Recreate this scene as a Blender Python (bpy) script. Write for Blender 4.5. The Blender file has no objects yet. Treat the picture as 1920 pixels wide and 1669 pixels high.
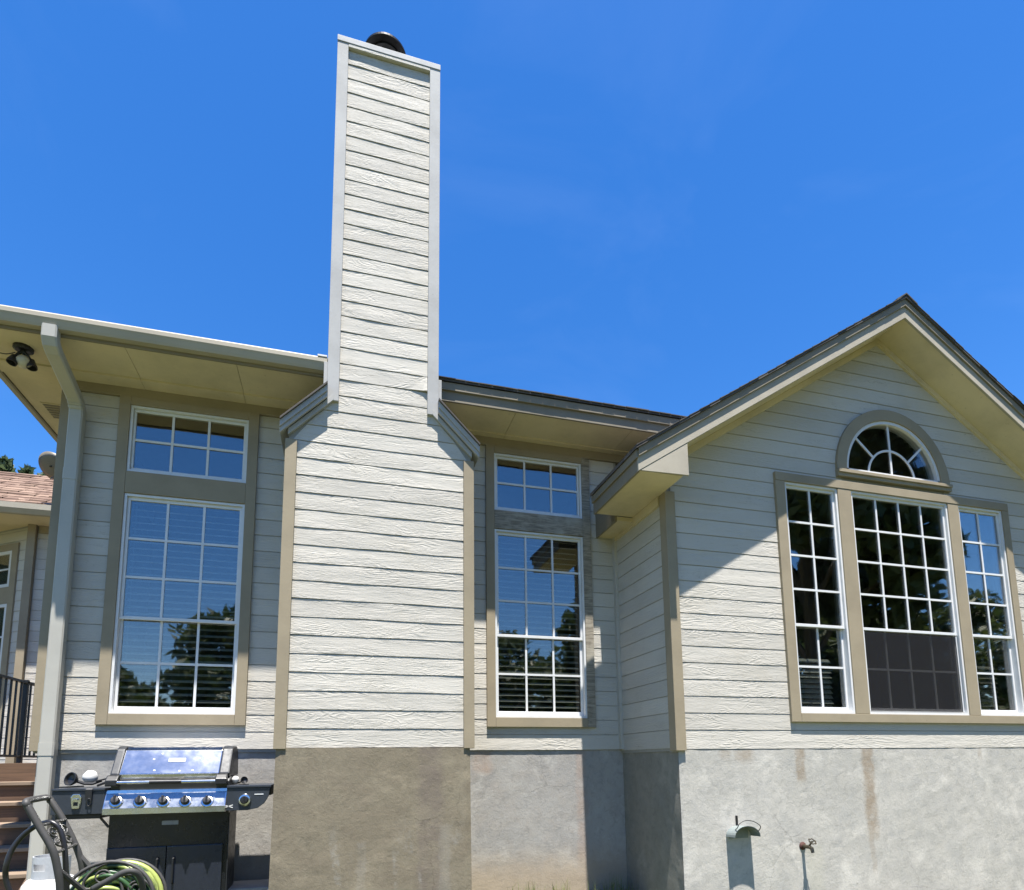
import bpy, bmesh, math, random
from mathutils import Vector, Matrix, noise
R = math.radians
scene = bpy.context.scene
C = scene.collection
rng = random.Random(7)

# ------------------------------------------------------------------ camera
# x runs along the house front, y goes into it, z is up; the picture is the upper part of a tall frame,
# so the optical centre (960, 1280) lies below the middle of the picture.
FPX, PX0, PY0 = 1140.0, 960.0, 1280.0
YAW, PIT, ROL = 0.277347, 0.130194, -0.0109125
EYE = 1.25
_f = Vector((math.sin(YAW)*math.cos(PIT), math.cos(YAW)*math.cos(PIT), math.sin(PIT)))
_r = Vector((math.cos(YAW), -math.sin(YAW), 0.0))
_u = _r.cross(_f)
_r2 = math.cos(ROL)*_r + math.sin(ROL)*_u
_u2 = -math.sin(ROL)*_r + math.cos(ROL)*_u
cam_data = bpy.data.cameras.new('camera')
cam = bpy.data.objects.new('camera', cam_data)
C.objects.link(cam)
m = Matrix((_r2, _u2, -_f)).transposed().to_4x4()
m.translation = Vector((0, 0, EYE))
cam.matrix_world = m
cam_data.sensor_fit = 'HORIZONTAL'
cam_data.sensor_width = 36.0
cam_data.lens = 36.0*FPX/1920.0
cam_data.shift_y = (PY0 - 834.5)/1920.0
cam_data.clip_start = 0.05
cam_data.clip_end = 2000
scene.camera = cam

# ------------------------------------------------------------------ sky, sun, exposure
SUN_DIR = Vector((-0.06, -1.0, 3.7)).normalized()
sun_el = math.asin(SUN_DIR.z)
sun_az = math.atan2(SUN_DIR.x, SUN_DIR.y)
world = bpy.data.worlds.new('World')
scene.world = world
world.use_nodes = True
wn = world.node_tree
wn.nodes.clear()
wo = wn.nodes.new('ShaderNodeOutputWorld')
bg = wn.nodes.new('ShaderNodeBackground')
sky = wn.nodes.new('ShaderNodeTexSky')
sky.sky_type = 'NISHITA'
sky.sun_disc = False
sky.sun_elevation = sun_el
sky.sun_rotation = sun_az
sky.altitude = 300
sky.air_density = 1.0
sky.dust_density = 0.3
sky.ozone_density = 3.0
hsv = wn.nodes.new('ShaderNodeHueSaturation')
hsv.inputs['Saturation'].default_value = 1.34
hsv.inputs['Hue'].default_value = 0.508
wn.links.new(sky.outputs['Color'], hsv.inputs['Color'])
# thin, barely visible high cloud, everywhere alike
tc = wn.nodes.new('ShaderNodeTexCoord')
mp = wn.nodes.new('ShaderNodeMapping')
mp.inputs['Scale'].default_value = (1.6, 1.6, 3.2)
nz = wn.nodes.new('ShaderNodeTexNoise')
nz.inputs['Scale'].default_value = 1.7
nz.inputs['Detail'].default_value = 6
nz.inputs['Roughness'].default_value = 0.55
nz.inputs['Distortion'].default_value = 0.8
cr = wn.nodes.new('ShaderNodeMapRange')
cr.inputs['From Min'].default_value = 0.52
cr.inputs['From Max'].default_value = 0.85
cr.inputs['To Max'].default_value = 0.025
mx = wn.nodes.new('ShaderNodeMixRGB')
mx.inputs['Color2'].default_value = (7.0, 8.0, 9.5, 1)
wn.links.new(tc.outputs['Generated'], mp.inputs['Vector'])
wn.links.new(mp.outputs['Vector'], nz.inputs['Vector'])
wn.links.new(nz.outputs['Fac'], cr.inputs['Value'])
wn.links.new(cr.outputs['Result'], mx.inputs['Fac'])
wn.links.new(hsv.outputs['Color'], mx.inputs['Color1'])
wn.links.new(mx.outputs['Color'], bg.inputs['Color'])
bg.inputs['Strength'].default_value = 0.092
wn.links.new(bg.outputs['Background'], wo.inputs['Surface'])

sun_data = bpy.data.lights.new('sun', 'SUN')
sun_data.energy = 5.0
sun_data.angle = R(0.53)
sun_data.color = (1.0, 0.96, 0.9)
sun = bpy.data.objects.new('sun', sun_data)
sun.rotation_euler = SUN_DIR.to_track_quat('Z', 'Y').to_euler()
sun.location = (0, -3, 20)
C.objects.link(sun)
vs = scene.view_settings
vs.view_transform = 'Standard'
vs.look = 'None'
vs.exposure = 1.45
vs.gamma = 1.0
vs.use_curve_mapping = False

# ------------------------------------------------------------------ helpers
def ray(px, py):
    return ((px-PX0)/FPX)*_r2 - ((py-PY0)/FPX)*_u2 + _f
def W(px, py, Y):                       # pixel -> point on the plane y = Y
    d = ray(px, py); d = d*(Y/d.y); return Vector((d.x, d.y, d.z+EYE))
def WX(px, py, X):
    d = ray(px, py); d = d*(X/d.x); return Vector((d.x, d.y, d.z+EYE))
def WZ(px, py, Z):
    d = ray(px, py); d = d*((Z-EYE)/d.z); return Vector((d.x, d.y, d.z+EYE))
def PD(px, py, dist):                   # pixel -> point at a given depth along the view axis
    d = ray(px, py)*dist; return Vector((d.x, d.y, d.z+EYE))

def link_mesh(name, verts, faces, mat, parent=None, smooth=False):
    me = bpy.data.meshes.new(name)
    me.from_pydata([tuple(v) for v in verts], [], faces)
    me.update()
    if smooth:
        for p in me.polygons: p.use_smooth = True
    return link_data(name, me, mat, parent)
def link_data(name, me, mat, parent=None):
    o = bpy.data.objects.new(name, me)
    if mat is not None and len(me.materials) == 0: me.materials.append(mat)
    C.objects.link(o)
    if parent is not None:
        o.parent = parent
        o.matrix_parent_inverse = parent.matrix_basis.inverted() if parent.parent is None else Matrix.Identity(4)
    return o
def from_bm(name, bm, mat, parent=None, smooth=False):
    bmesh.ops.recalc_face_normals(bm, faces=bm.faces)
    me = bpy.data.meshes.new(name)
    bm.to_mesh(me); bm.free()
    if smooth:
        for p in me.polygons: p.use_smooth = True
    return link_data(name, me, mat, parent)
def empty(name, loc=(0, 0, 0)):
    o = bpy.data.objects.new(name, None)
    o.empty_display_size = 0.2
    C.objects.link(o)
    o.location = loc
    o.matrix_basis = Matrix.Translation(Vector(loc))
    return o
def tag(o, label, cat=None, group=None, kind=None):
    if label: o['label'] = label
    if cat: o['category'] = cat
    if group: o['group'] = group
    if kind: o['kind'] = kind
    return o

class MB:
    """collects shapes for one mesh"""
    def __init__(s): s.bm = bmesh.new()
    def box(s, x0, x1, y0, y1, z0, z1, bev=0.0):
        vs = [s.bm.verts.new(p) for p in ((x0,y0,z0),(x1,y0,z0),(x1,y1,z0),(x0,y1,z0),(x0,y0,z1),(x1,y0,z1),(x1,y1,z1),(x0,y1,z1))]
        fs = [s.bm.faces.new([vs[i] for i in f]) for f in ((0,3,2,1),(4,5,6,7),(0,1,5,4),(1,2,6,5),(2,3,7,6),(3,0,4,7))]
        if bev:
            es = set(e for f in fs for e in f.edges)
            bmesh.ops.bevel(s.bm, geom=list(es), offset=bev, segments=2, affect='EDGES', profile=0.6)
        return s
    def prism_y(s, poly, y0, y1, bev=0.0):     # polygon in (x, z), extruded along y
        a = [s.bm.verts.new((x, y0, z)) for x, z in poly]
        b = [s.bm.verts.new((x, y1, z)) for x, z in poly]
        n = len(poly)
        fs = [s.bm.faces.new(a), s.bm.faces.new(b[::-1])]
        for i in range(n): fs.append(s.bm.faces.new((a[i], b[i], b[(i+1) % n], a[(i+1) % n])))
        if bev:
            es = set(e for f in fs for e in f.edges)
            bmesh.ops.bevel(s.bm, geom=list(es), offset=bev, segments=2, affect='EDGES', profile=0.6)
        return s
    def prism_x(s, poly, x0, x1, bev=0.0):     # polygon in (y, z), extruded along x
        a = [s.bm.verts.new((x0, y, z)) for y, z in poly]
        b = [s.bm.verts.new((x1, y, z)) for y, z in poly]
        n = len(poly)
        fs = [s.bm.faces.new(a), s.bm.faces.new(b[::-1])]
        for i in range(n): fs.append(s.bm.faces.new((a[i], b[i], b[(i+1) % n], a[(i+1) % n])))
        if bev:
            es = set(e for f in fs for e in f.edges)
            bmesh.ops.bevel(s.bm, geom=list(es), offset=bev, segments=2, affect='EDGES', profile=0.6)
        return s
    def beam(s, p, q, w, h, up=(0, 0, 1), bev=0.0):   # rectangular bar from p to q
        p, q = Vector(p), Vector(q); d = (q-p).normalized(); up = Vector(up)
        a = d.cross(up).normalized(); b = a.cross(d).normalized()
        vs = []
        for c in (p, q):
            for i, j in ((-1,-1),(1,-1),(1,1),(-1,1)): vs.append(s.bm.verts.new(c + a*(i*w/2) + b*(j*h/2)))
        fs = [s.bm.faces.new([vs[i] for i in f]) for f in ((3,2,1,0),(4,5,6,7),(0,1,5,4),(1,2,6,5),(2,3,7,6),(3,0,4,7))]
        if bev:
            es = set(e for f in fs for e in f.edges)
            bmesh.ops.bevel(s.bm, geom=list(es), offset=bev, segments=2, affect='EDGES', profile=0.6)
        return s
    def tube(s, pts, r, n=8, closed=False, sx=1.0):
        pts = [Vector(p) for p in pts]; k = len(pts); rings = []
        rr = r if isinstance(r, (list, tuple)) else [r]*k
        prev = None
        for i, p in enumerate(pts):
            if closed: t = (pts[(i+1) % k]-pts[i-1]).normalized()
            else: t = (pts[min(i+1, k-1)]-pts[max(i-1, 0)]).normalized()
            if prev is None:
                a = t.cross(Vector((0, 0, 1)))
                if a.length < 1e-3: a = t.cross(Vector((1, 0, 0)))
                a.normalize()
            else:
                a = (prev - t*prev.dot(t)).normalized()
            prev = a; b = t.cross(a)
            rings.append([s.bm.verts.new(p + a*(math.cos(2*math.pi*j/n)*rr[i]*sx) + b*(math.sin(2*math.pi*j/n)*rr[i])) for j in range(n)])
        for i in range(k if closed else k-1):
            A, B = rings[i], rings[(i+1) % k]
            for j in range(n): s.bm.faces.new((A[j], A[(j+1) % n], B[(j+1) % n], B[j]))
        if not closed:
            s.bm.faces.new(rings[0][::-1]); s.bm.faces.new(rings[-1])
        return s
    def lathe(s, prof, o=(0, 0, 0), axis=(0, 0, 1), n=24):   # profile (radius, height)
        o = Vector(o); ax = Vector(axis).normalized()
        a = ax.cross(Vector((0, 0, 1)))
        if a.length < 1e-3: a = Vector((1, 0, 0))
        a.normalize(); b = ax.cross(a); rings = []
        for r, h in prof:
            if r < 1e-6: rings.append([s.bm.verts.new(o + ax*h)])
            else: rings.append([s.bm.verts.new(o + ax*h + a*(r*math.cos(2*math.pi*j/n)) + b*(r*math.sin(2*math.pi*j/n))) for j in range(n)])
        for A, B in zip(rings, rings[1:]):
            for j in range(n):
                j2 = (j+1) % n
                if len(A) == 1 and len(B) == 1: continue
                if len(A) == 1: s.bm.faces.new((A[0], B[j], B[j2]))
                elif len(B) == 1: s.bm.faces.new((A[j], A[j2], B[0]))
                else: s.bm.faces.new((A[j], A[j2], B[j2], B[j]))
        return s
    def build(s, name, mat, parent=None, smooth=False):
        return from_bm(name, s.bm, mat, parent, smooth)

# ------------------------------------------------------------------ materials
def new_mat(name):
    mt = bpy.data.materials.new(name); mt.use_nodes = True
    nt = mt.node_tree; nt.nodes.clear()
    out = nt.nodes.new('ShaderNodeOutputMaterial')
    b = nt.nodes.new('ShaderNodeBsdfPrincipled')
    nt.links.new(b.outputs[0], out.inputs[0])
    return mt, nt, b, out
def N(nt, t, **kw):
    n = nt.nodes.new(t)
    for k, v in kw.items():
        if k in n.inputs: n.inputs[k].default_value = v
        else: setattr(n, k, v)
    return n
def math_n(nt, op, a, b=None, c=None):
    n = nt.nodes.new('ShaderNodeMath'); n.operation = op
    for i, v in enumerate((a, b, c)):
        if v is None: continue
        if isinstance(v, (int, float)): n.inputs[i].default_value = v
        else: nt.links.new(v, n.inputs[i])
    return n.outputs[0]
def mixc(nt, f, a, b, mode='MIX'):
    n = nt.nodes.new('ShaderNodeMixRGB'); n.blend_type = mode
    for i, v in ((0, f), (1, a), (2, b)):
        if isinstance(v, (int, float)): n.inputs[i].default_value = v
        elif isinstance(v, tuple): n.inputs[i].default_value = (v[0], v[1], v[2], 1)
        else: nt.links.new(v, n.inputs[i])
    return n.outputs[0]
def ramp(nt, v, lo, hi, a=0.0, b=1.0, smooth=True):
    n = nt.nodes.new('ShaderNodeMapRange')
    n.interpolation_type = 'SMOOTHSTEP' if smooth else 'LINEAR'
    nt.links.new(v, n.inputs[0])
    n.inputs[1].default_value = lo; n.inputs[2].default_value = hi; n.inputs[3].default_value = a; n.inputs[4].default_value = b
    return n.outputs[0]
def noise_n(nt, vec, scale, detail=4, rough=0.55, dist=0.0):
    n = N(nt, 'ShaderNodeTexNoise'); n.inputs['Scale'].default_value = scale; n.inputs['Detail'].default_value = detail
    n.inputs['Roughness'].default_value = rough; n.inputs['Distortion'].default_value = dist
    nt.links.new(vec, n.inputs['Vector']); return n.outputs['Fac']
def xyz(nt, x, y, z):
    n = nt.nodes.new('ShaderNodeCombineXYZ')
    for i, v in enumerate((x, y, z)):
        if isinstance(v, (int, float)): n.inputs[i].default_value = v
        else: nt.links.new(v, n.inputs[i])
    return n.outputs[0]
def pos_n(nt):
    g = nt.nodes.new('ShaderNodeNewGeometry'); s = nt.nodes.new('ShaderNodeSeparateXYZ')
    nt.links.new(g.outputs['Position'], s.inputs[0])
    return g.outputs['Position'], s.outputs[0], s.outputs[1], s.outputs[2]

def siding_mat(name, col, grain=1.0):
    """painted hardboard clapboard, embossed wood grain running along the board"""
    mt, nt, b, out = new_mat(name)
    P, x, y, z = pos_n(nt)
    oi = nt.nodes.new('ShaderNodeObjectInfo')
    rnd = math_n(nt, 'MULTIPLY', oi.outputs['Random'], 37.0)
    along = math_n(nt, 'ADD', math_n(nt, 'ADD', x, y), rnd)
    v1 = xyz(nt, math_n(nt, 'MULTIPLY', along, 1.7), rnd, math_n(nt, 'MULTIPLY', z, 11.0))
    low = noise_n(nt, v1, 1.0, 2.0, 0.5, 1.3)
    rings = math_n(nt, 'SINE', math_n(nt, 'MULTIPLY', low, 62.0))
    v2 = xyz(nt, math_n(nt, 'MULTIPLY', along, 14.0), rnd, math_n(nt, 'MULTIPLY', z, 105.0))
    fine = noise_n(nt, v2, 1.0, 6.0, 0.72, 1.1)
    patch = ramp(nt, noise_n(nt, xyz(nt, math_n(nt, 'MULTIPLY', along, 2.3), rnd, math_n(nt, 'MULTIPLY', z, 6.0)), 1.0, 2.0), 0.38, 0.66)
    h = math_n(nt, 'ADD', math_n(nt, 'MULTIPLY', math_n(nt, 'MULTIPLY', rings, patch), 0.20), math_n(nt, 'MULTIPLY', fine, ramp(nt, noise_n(nt, xyz(nt, math_n(nt, 'MULTIPLY', along, 1.6), rnd, math_n(nt, 'MULTIPLY', z, 9.0)), 1.0, 3.0), 0.32, 0.68, 0.45, 1.45)))
    bump = N(nt, 'ShaderNodeBump'); bump.inputs['Strength'].default_value = 0.8*grain; bump.inputs['Distance'].default_value = 0.0052
    nt.links.new(h, bump.inputs['Height']); nt.links.new(bump.outputs[0], b.inputs['Normal'])
    # board to board tone, dirt and old paint
    t = math_n(nt, 'ADD', math_n(nt, 'MULTIPLY', oi.outputs['Random'], 0.14), 0.91)
    c = mixc(nt, 1.0, col, xyz(nt, t, t, t), 'MULTIPLY')
    dirt = ramp(nt, noise_n(nt, P, 2.2, 5.0, 0.6), 0.48, 0.78, 0.0, 0.35)
    c = mixc(nt, dirt, c, (col[0]*0.74, col[1]*0.71, col[2]*0.64))
    spk = ramp(nt, noise_n(nt, xyz(nt, math_n(nt, 'MULTIPLY', along, 22.0), rnd, math_n(nt, 'MULTIPLY', z, 110.0)), 1.0, 4.0, 0.7), 0.60, 0.72, 0.0, 0.38)
    spk = math_n(nt, 'ADD', spk, math_n(nt, 'MULTIPLY', ramp(nt, z, 4.6, 6.6), ramp(nt, noise_n(nt, xyz(nt, math_n(nt, 'MULTIPLY', along, 30.0), rnd, math_n(nt, 'MULTIPLY', z, 90.0)), 1.0, 5.0, 0.75), 0.52, 0.66, 0.0, 0.5)))
    c = mixc(nt, spk, c, (col[0]*0.52, col[1]*0.49, col[2]*0.44))
    cv = noise_n(nt, xyz(nt, math_n(nt, 'MULTIPLY', along, 2.6), rnd, math_n(nt, 'MULTIPLY', z, 34.0)), 1.0, 4.0, 0.6, 0.7)
    split = math_n(nt, 'MULTIPLY', ramp(nt, math_n(nt, 'ABSOLUTE', math_n(nt, 'SUBTRACT', cv, 0.5)), 0.002, 0.009, 1.0, 0.0), ramp(nt, noise_n(nt, xyz(nt, math_n(nt, 'MULTIPLY', along, 1.3), rnd, math_n(nt, 'MULTIPLY', z, 7.0)), 1.0, 2.0), 0.56, 0.64, 0.0, 0.55))
    c = mixc(nt, split, c, (col[0]*0.35, col[1]*0.32, col[2]*0.28))
    nt.links.new(c, b.inputs['Base Color'])
    b.inputs['Roughness'].default_value = 0.8
    b.inputs['Specular IOR Level'].default_value = 0.15
    return mt

def paint_mat(name, col, rough=0.55, var=0.16, scale=3.0, bump=0.12, stretch=(1, 1, 1)):
    mt, nt, b, out = new_mat(name)
    P, x, y, z = pos_n(nt)
    v = xyz(nt, math_n(nt, 'MULTIPLY', x, stretch[0]), math_n(nt, 'MULTIPLY', y, stretch[1]), math_n(nt, 'MULTIPLY', z, stretch[2]))
    n1 = noise_n(nt, v, scale, 6.0, 0.62)
    n2 = noise_n(nt, v, scale*24, 3.0, 0.6)
    c = mixc(nt, ramp(nt, n1, 0.35, 0.75, 0.0, 1.0), col, tuple(ch*(1-var) for ch in col))
    c = mixc(nt, ramp(nt, n2, 0.62, 0.78, 0.0, 0.4), c, tuple(ch*(1-2.0*var) for ch in col))
    vo = N(nt, 'ShaderNodeTexVoronoi'); vo.inputs['Scale'].default_value = 7.0
    nt.links.new(P, vo.inputs['Vector'])
    sp_ = nt.nodes.new('ShaderNodeSeparateXYZ'); nt.links.new(vo.outputs['Color'], sp_.inputs[0])
    dot = math_n(nt, 'MULTIPLY', ramp(nt, vo.outputs['Distance'], 0.022, 0.034, 1.0, 0.0), ramp(nt, sp_.outputs[0], 0.55, 0.6, 0.0, 0.7))
    c = mixc(nt, dot, c, tuple(ch*0.45 for ch in col))
    nt.links.new(c, b.inputs['Base Color'])
    b.inputs['Roughness'].default_value = rough
    b.inputs['Specular IOR Level'].default_value = 0.2
    if bump:
        bp = N(nt, 'ShaderNodeBump'); bp.inputs['Strength'].default_value = bump; bp.inputs['Distance'].default_value = 0.003
        nt.links.new(n2, bp.inputs['Height']); nt.links.new(bp.outputs[0], b.inputs['Normal'])
    return mt
def weathered_mat(name):
    mt, nt, b, out = new_mat(name)
    P, x, y, z = pos_n(nt)
    v = xyz(nt, math_n(nt, 'MULTIPLY', x, 5.0), y, math_n(nt, 'MULTIPLY', z, 55.0))
    n1 = noise_n(nt, v, 1.0, 6.0, 0.65, 1.0)
    n2 = noise_n(nt, P, 7.0, 4.0, 0.6)
    c = mixc(nt, ramp(nt, n1, 0.35, 0.7), (0.16, 0.135, 0.10), (0.36, 0.32, 0.25))
    c = mixc(nt, ramp(nt, n2, 0.45, 0.7, 0, 0.6), c, (0.38, 0.35, 0.28))
    nt.links.new(c, b.inputs['Base Color']); b.inputs['Roughness'].default_value = 0.8
    bp = N(nt, 'ShaderNodeBump'); bp.inputs['Strength'].default_value = 0.5; bp.inputs['Distance'].default_value = 0.003
    nt.links.new(n1, bp.inputs['Height']); nt.links.new(bp.outputs[0], b.inputs['Normal'])
    return mt
def stucco_mat(name, cols, stains=(), efflo=False, top_tint=None, low_tint=None):
    """trowelled cement: clouds of tone, fine grit, streaks of their own shape (x, half width, z top, z bottom)"""
    mt, nt, b, out = new_mat(name)
    P, x, y, z = pos_n(nt)
    n1 = noise_n(nt, P, 1.6, 6.0, 0.62, 0.6)
    n2 = noise_n(nt, P, 6.5, 8.0, 0.68, 0.35)
    n3 = noise_n(nt, P, 60.0, 3.0, 0.6)
    c = mixc(nt, ramp(nt, n1, 0.32, 0.7), cols[0], cols[1])
    c = mixc(nt, ramp(nt, n2, 0.38, 0.72, 0.0, 0.65), c, cols[2])
    c = mixc(nt, ramp(nt, noise_n(nt, P, 15.0, 7.0, 0.75, 0.8), 0.46, 0.72, 0.0, 0.6), c, tuple(v*0.68 for v in cols[0]))
    c = mixc(nt, ramp(nt, noise_n(nt, P, 3.4, 8.0, 0.7, 0.5), 0.50, 0.70, 0.0, 0.6), c, tuple(min(1.0, v*1.28) for v in cols[1]))
    c = mixc(nt, ramp(nt, n3, 0.62, 0.8, 0.0, 0.35), c, tuple(v*0.6 for v in cols[0]))
    wob = math_n(nt, 'MULTIPLY', math_n(nt, 'SUBTRACT', noise_n(nt, P, 9.0, 5.0, 0.7), 0.5), 0.10)
    xs = math_n(nt, 'ADD', x, wob)
    zs = math_n(nt, 'ADD', z, math_n(nt, 'MULTIPLY', wob, 1.6))
    for (sx, hw, zt, zb, scol, amt) in stains:
        dx = math_n(nt, 'ABSOLUTE', math_n(nt, 'SUBTRACT', xs, sx))
        f = ramp(nt, dx, hw*0.5, hw*1.25, 1.0, 0.0)
        f = math_n(nt, 'MULTIPLY', f, ramp(nt, zs, zb-0.04, zb+0.05, 0.0, 1.0))
        f = math_n(nt, 'MULTIPLY', f, ramp(nt, zs, zt-0.02, zt+0.03, 1.0, 0.0))
        f = math_n(nt, 'MULTIPLY', f, ramp(nt, n2, 0.3, 0.6, 0.35*amt, amt))
        c = mixc(nt, f, c, scol)
    if efflo:
        st = noise_n(nt, xyz(nt, math_n(nt, 'MULTIPLY', x, 4.2), y, math_n(nt, 'MULTIPLY', z, 0.9)), 1.0, 3.0, 0.6, 0.6)
        f = math_n(nt, 'MULTIPLY', ramp(nt, st, 0.56, 0.72), ramp(nt, zs, 0.45, 0.95, 1.0, 0.0))
        f = math_n(nt, 'MULTIPLY', f, ramp(nt, noise_n(nt, P, 14.0, 5.0, 0.7), 0.42, 0.68, 0.0, 0.45))
        c = mixc(nt, f, c, (0.34, 0.335, 0.31))
    if low_tint:
        f = math_n(nt, 'MULTIPLY', ramp(nt, zs, low_tint[1]-0.18, low_tint[1]+0.22, 1.0, 0.0), low_tint[2])
        c = mixc(nt, f, c, low_tint[0])
    wv = xyz(nt, math_n(nt, 'ADD', x, math_n(nt, 'MULTIPLY', n2, 0.25)), y, math_n(nt, 'ADD', z, math_n(nt, 'MULTIPLY', n1, 0.3)))
    vo = N(nt, 'ShaderNodeTexVoronoi'); vo.feature = 'DISTANCE_TO_EDGE'; vo.inputs['Scale'].default_value = 1.25
    nt.links.new(wv, vo.inputs['Vector'])
    crack = math_n(nt, 'MULTIPLY', ramp(nt, vo.outputs['Distance'], 0.001, 0.006, 1.0, 0.0), ramp(nt, noise_n(nt, P, 1.1, 3.0), 0.50, 0.60, 0.0, 0.5))
    c = mixc(nt, crack, c, tuple(v*0.45 for v in cols[0]))
    pore = ramp(nt, noise_n(nt, P, 95.0, 3.0, 0.65), 0.66, 0.74, 0.0, 0.55)
    c = mixc(nt, pore, c, tuple(v*0.5 for v in cols[0]))
    nt.links.new(c, b.inputs['Base Color']); b.inputs['Roughness'].default_value = 0.9
    hh = math_n(nt, 'ADD', math_n(nt, 'MULTIPLY', n2, 0.35), math_n(nt, 'MULTIPLY', noise_n(nt, P, 34.0, 8.0, 0.78, 0.5), 0.75))
    bp = N(nt, 'ShaderNodeBump'); bp.inputs['Strength'].default_value = 0.5; bp.inputs['Distance'].default_value = 0.011
    nt.links.new(hh, bp.inputs['Height']); nt.links.new(bp.outputs[0], b.inputs['Normal'])
    return mt
def simple_mat(name, col, rough=0.5, metal=0.0, bump=0.0, scale=40.0, var=0.1, coat=0.0):
    mt, nt, b, out = new_mat(name)
    P, x, y, z = pos_n(nt)
    n1 = noise_n(nt, P, scale, 5.0, 0.6)
    c = mixc(nt, ramp(nt, n1, 0.4, 0.72), col, tuple(v*(1-var) for v in col))
    nt.links.new(c, b.inputs['Base Color'])
    rr = ramp(nt, noise_n(nt, P, scale*0.3, 4.0, 0.6), 0.3, 0.75, rough*0.8, min(1.0, rough*1.25))
    nt.links.new(rr, b.inputs['Roughness'])
    b.inputs['Metallic'].default_value = metal
    if coat and 'Coat Weight' in b.inputs: b.inputs['Coat Weight'].default_value = coat
    if bump:
        bp = N(nt, 'ShaderNodeBump'); bp.inputs['Strength'].default_value = bump; bp.inputs['Distance'].default_value = 0.002
        nt.links.new(n1, bp.inputs['Height']); nt.links.new(bp.outputs[0], b.inputs['Normal'])
    return mt
def glass_mat(name, refl=0.21, tint=(0.78, 0.82, 0.82)):
    mt = bpy.data.materials.new(name); mt.use_nodes = True
    nt = mt.node_tree; nt.nodes.clear()
    out = nt.nodes.new('ShaderNodeOutputMaterial')
    tr = nt.nodes.new('ShaderNodeBsdfTransparent'); tr.inputs[0].default_value = (*tint, 1)
    gl = nt.nodes.new('ShaderNodeBsdfGlossy'); gl.inputs['Roughness'].default_value = 0.018
    gl.inputs[0].default_value = (1.0, 0.94, 0.90, 1)
    P, x, y, z = pos_n(nt)
    bp = N(nt, 'ShaderNodeBump'); bp.inputs['Strength'].default_value = 0.06; bp.inputs['Distance'].default_value = 0.02
    nt.links.new(noise_n(nt, P, 2.2, 2.0, 0.5), bp.inputs['Height']); nt.links.new(bp.outputs[0], gl.inputs['Normal'])
    lw = nt.nodes.new('ShaderNodeLayerWeight'); lw.inputs['Blend'].default_value = 0.25
    f = math_n(nt, 'ADD', math_n(nt, 'MULTIPLY', lw.outputs['Fresnel'], 0.6), refl-0.08)
    mxs = nt.nodes.new('ShaderNodeMixShader')
    nt.links.new(f, mxs.inputs[0]); nt.links.new(tr.outputs[0], mxs.inputs[1]); nt.links.new(gl.outputs[0], mxs.inputs[2])
    nt.links.new(mxs.outputs[0], out.inputs[0])
    return mt
def screen_mat(name):
    mt = bpy.data.materials.new(name); mt.use_nodes = True
    nt = mt.node_tree; nt.nodes.clear()
    out = nt.nodes.new('ShaderNodeOutputMaterial')
    tr = nt.nodes.new('ShaderNodeBsdfTransparent')
    df = nt.nodes.new('ShaderNodeBsdfDiffuse'); df.inputs[0].default_value = (0.028, 0.028, 0.030, 1)
    mxs = nt.nodes.new('ShaderNodeMixShader'); mxs.inputs[0].default_value = 0.55
    nt.links.new(tr.outputs[0], mxs.inputs[1]); nt.links.new(df.outputs[0], mxs.inputs[2]); nt.links.new(mxs.outputs[0], out.inputs[0])
    return mt
def leaf_mat(name, a, b_):
    mt, nt, b, out = new_mat(name)
    P, x, y, z = pos_n(nt)
    c = mixc(nt, ramp(nt, noise_n(nt, P, 1.1, 4.0, 0.6), 0.35, 0.65), a, b_)
    nt.links.new(c, b.inputs['Base Color']); b.inputs['Roughness'].default_value = 0.55
    tl = nt.nodes.new('ShaderNodeBsdfTranslucent'); nt.links.new(c, tl.inputs[0])
    mxs = nt.nodes.new('ShaderNodeMixShader'); mxs.inputs[0].default_value = 0.3
    nt.links.new(b.outputs[0], mxs.inputs[1]); nt.links.new(tl.outputs[0], mxs.inputs[2]); nt.links.new(mxs.outputs[0], out.inputs[0])
    return mt
def wood_mat(name, a, b_, ax='x'):
    mt, nt, b, out = new_mat(name)
    P, x, y, z = pos_n(nt)
    oi = nt.nodes.new('ShaderNodeObjectInfo'); rnd = math_n(nt, 'MULTIPLY', oi.outputs['Random'], 31.0)
    v = xyz(nt, math_n(nt, 'ADD', math_n(nt, 'MULTIPLY', x, 2.0), rnd), math_n(nt, 'MULTIPLY', y, 30.0), math_n(nt, 'MULTIPLY', z, 45.0))
    n1 = noise_n(nt, v, 1.0, 6.0, 0.6, 0.8)
    c = mixc(nt, ramp(nt, n1, 0.3, 0.7), a, b_)
    t = math_n(nt, 'ADD', math_n(nt, 'MULTIPLY', oi.outputs['Random'], 0.3), 0.82)
    c = mixc(nt, 1.0, c, xyz(nt, t, t, t), 'MULTIPLY')
    nt.links.new(c, b.inputs['Base Color']); b.inputs['Roughness'].default_value = 0.7
    bp = N(nt, 'ShaderNodeBump'); bp.inputs['Strength'].default_value = 0.3; bp.inputs['Distance'].default_value = 0.002
    nt.links.new(n1, bp.inputs['Height']); nt.links.new(bp.outputs[0], b.inputs['Normal'])
    return mt
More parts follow.
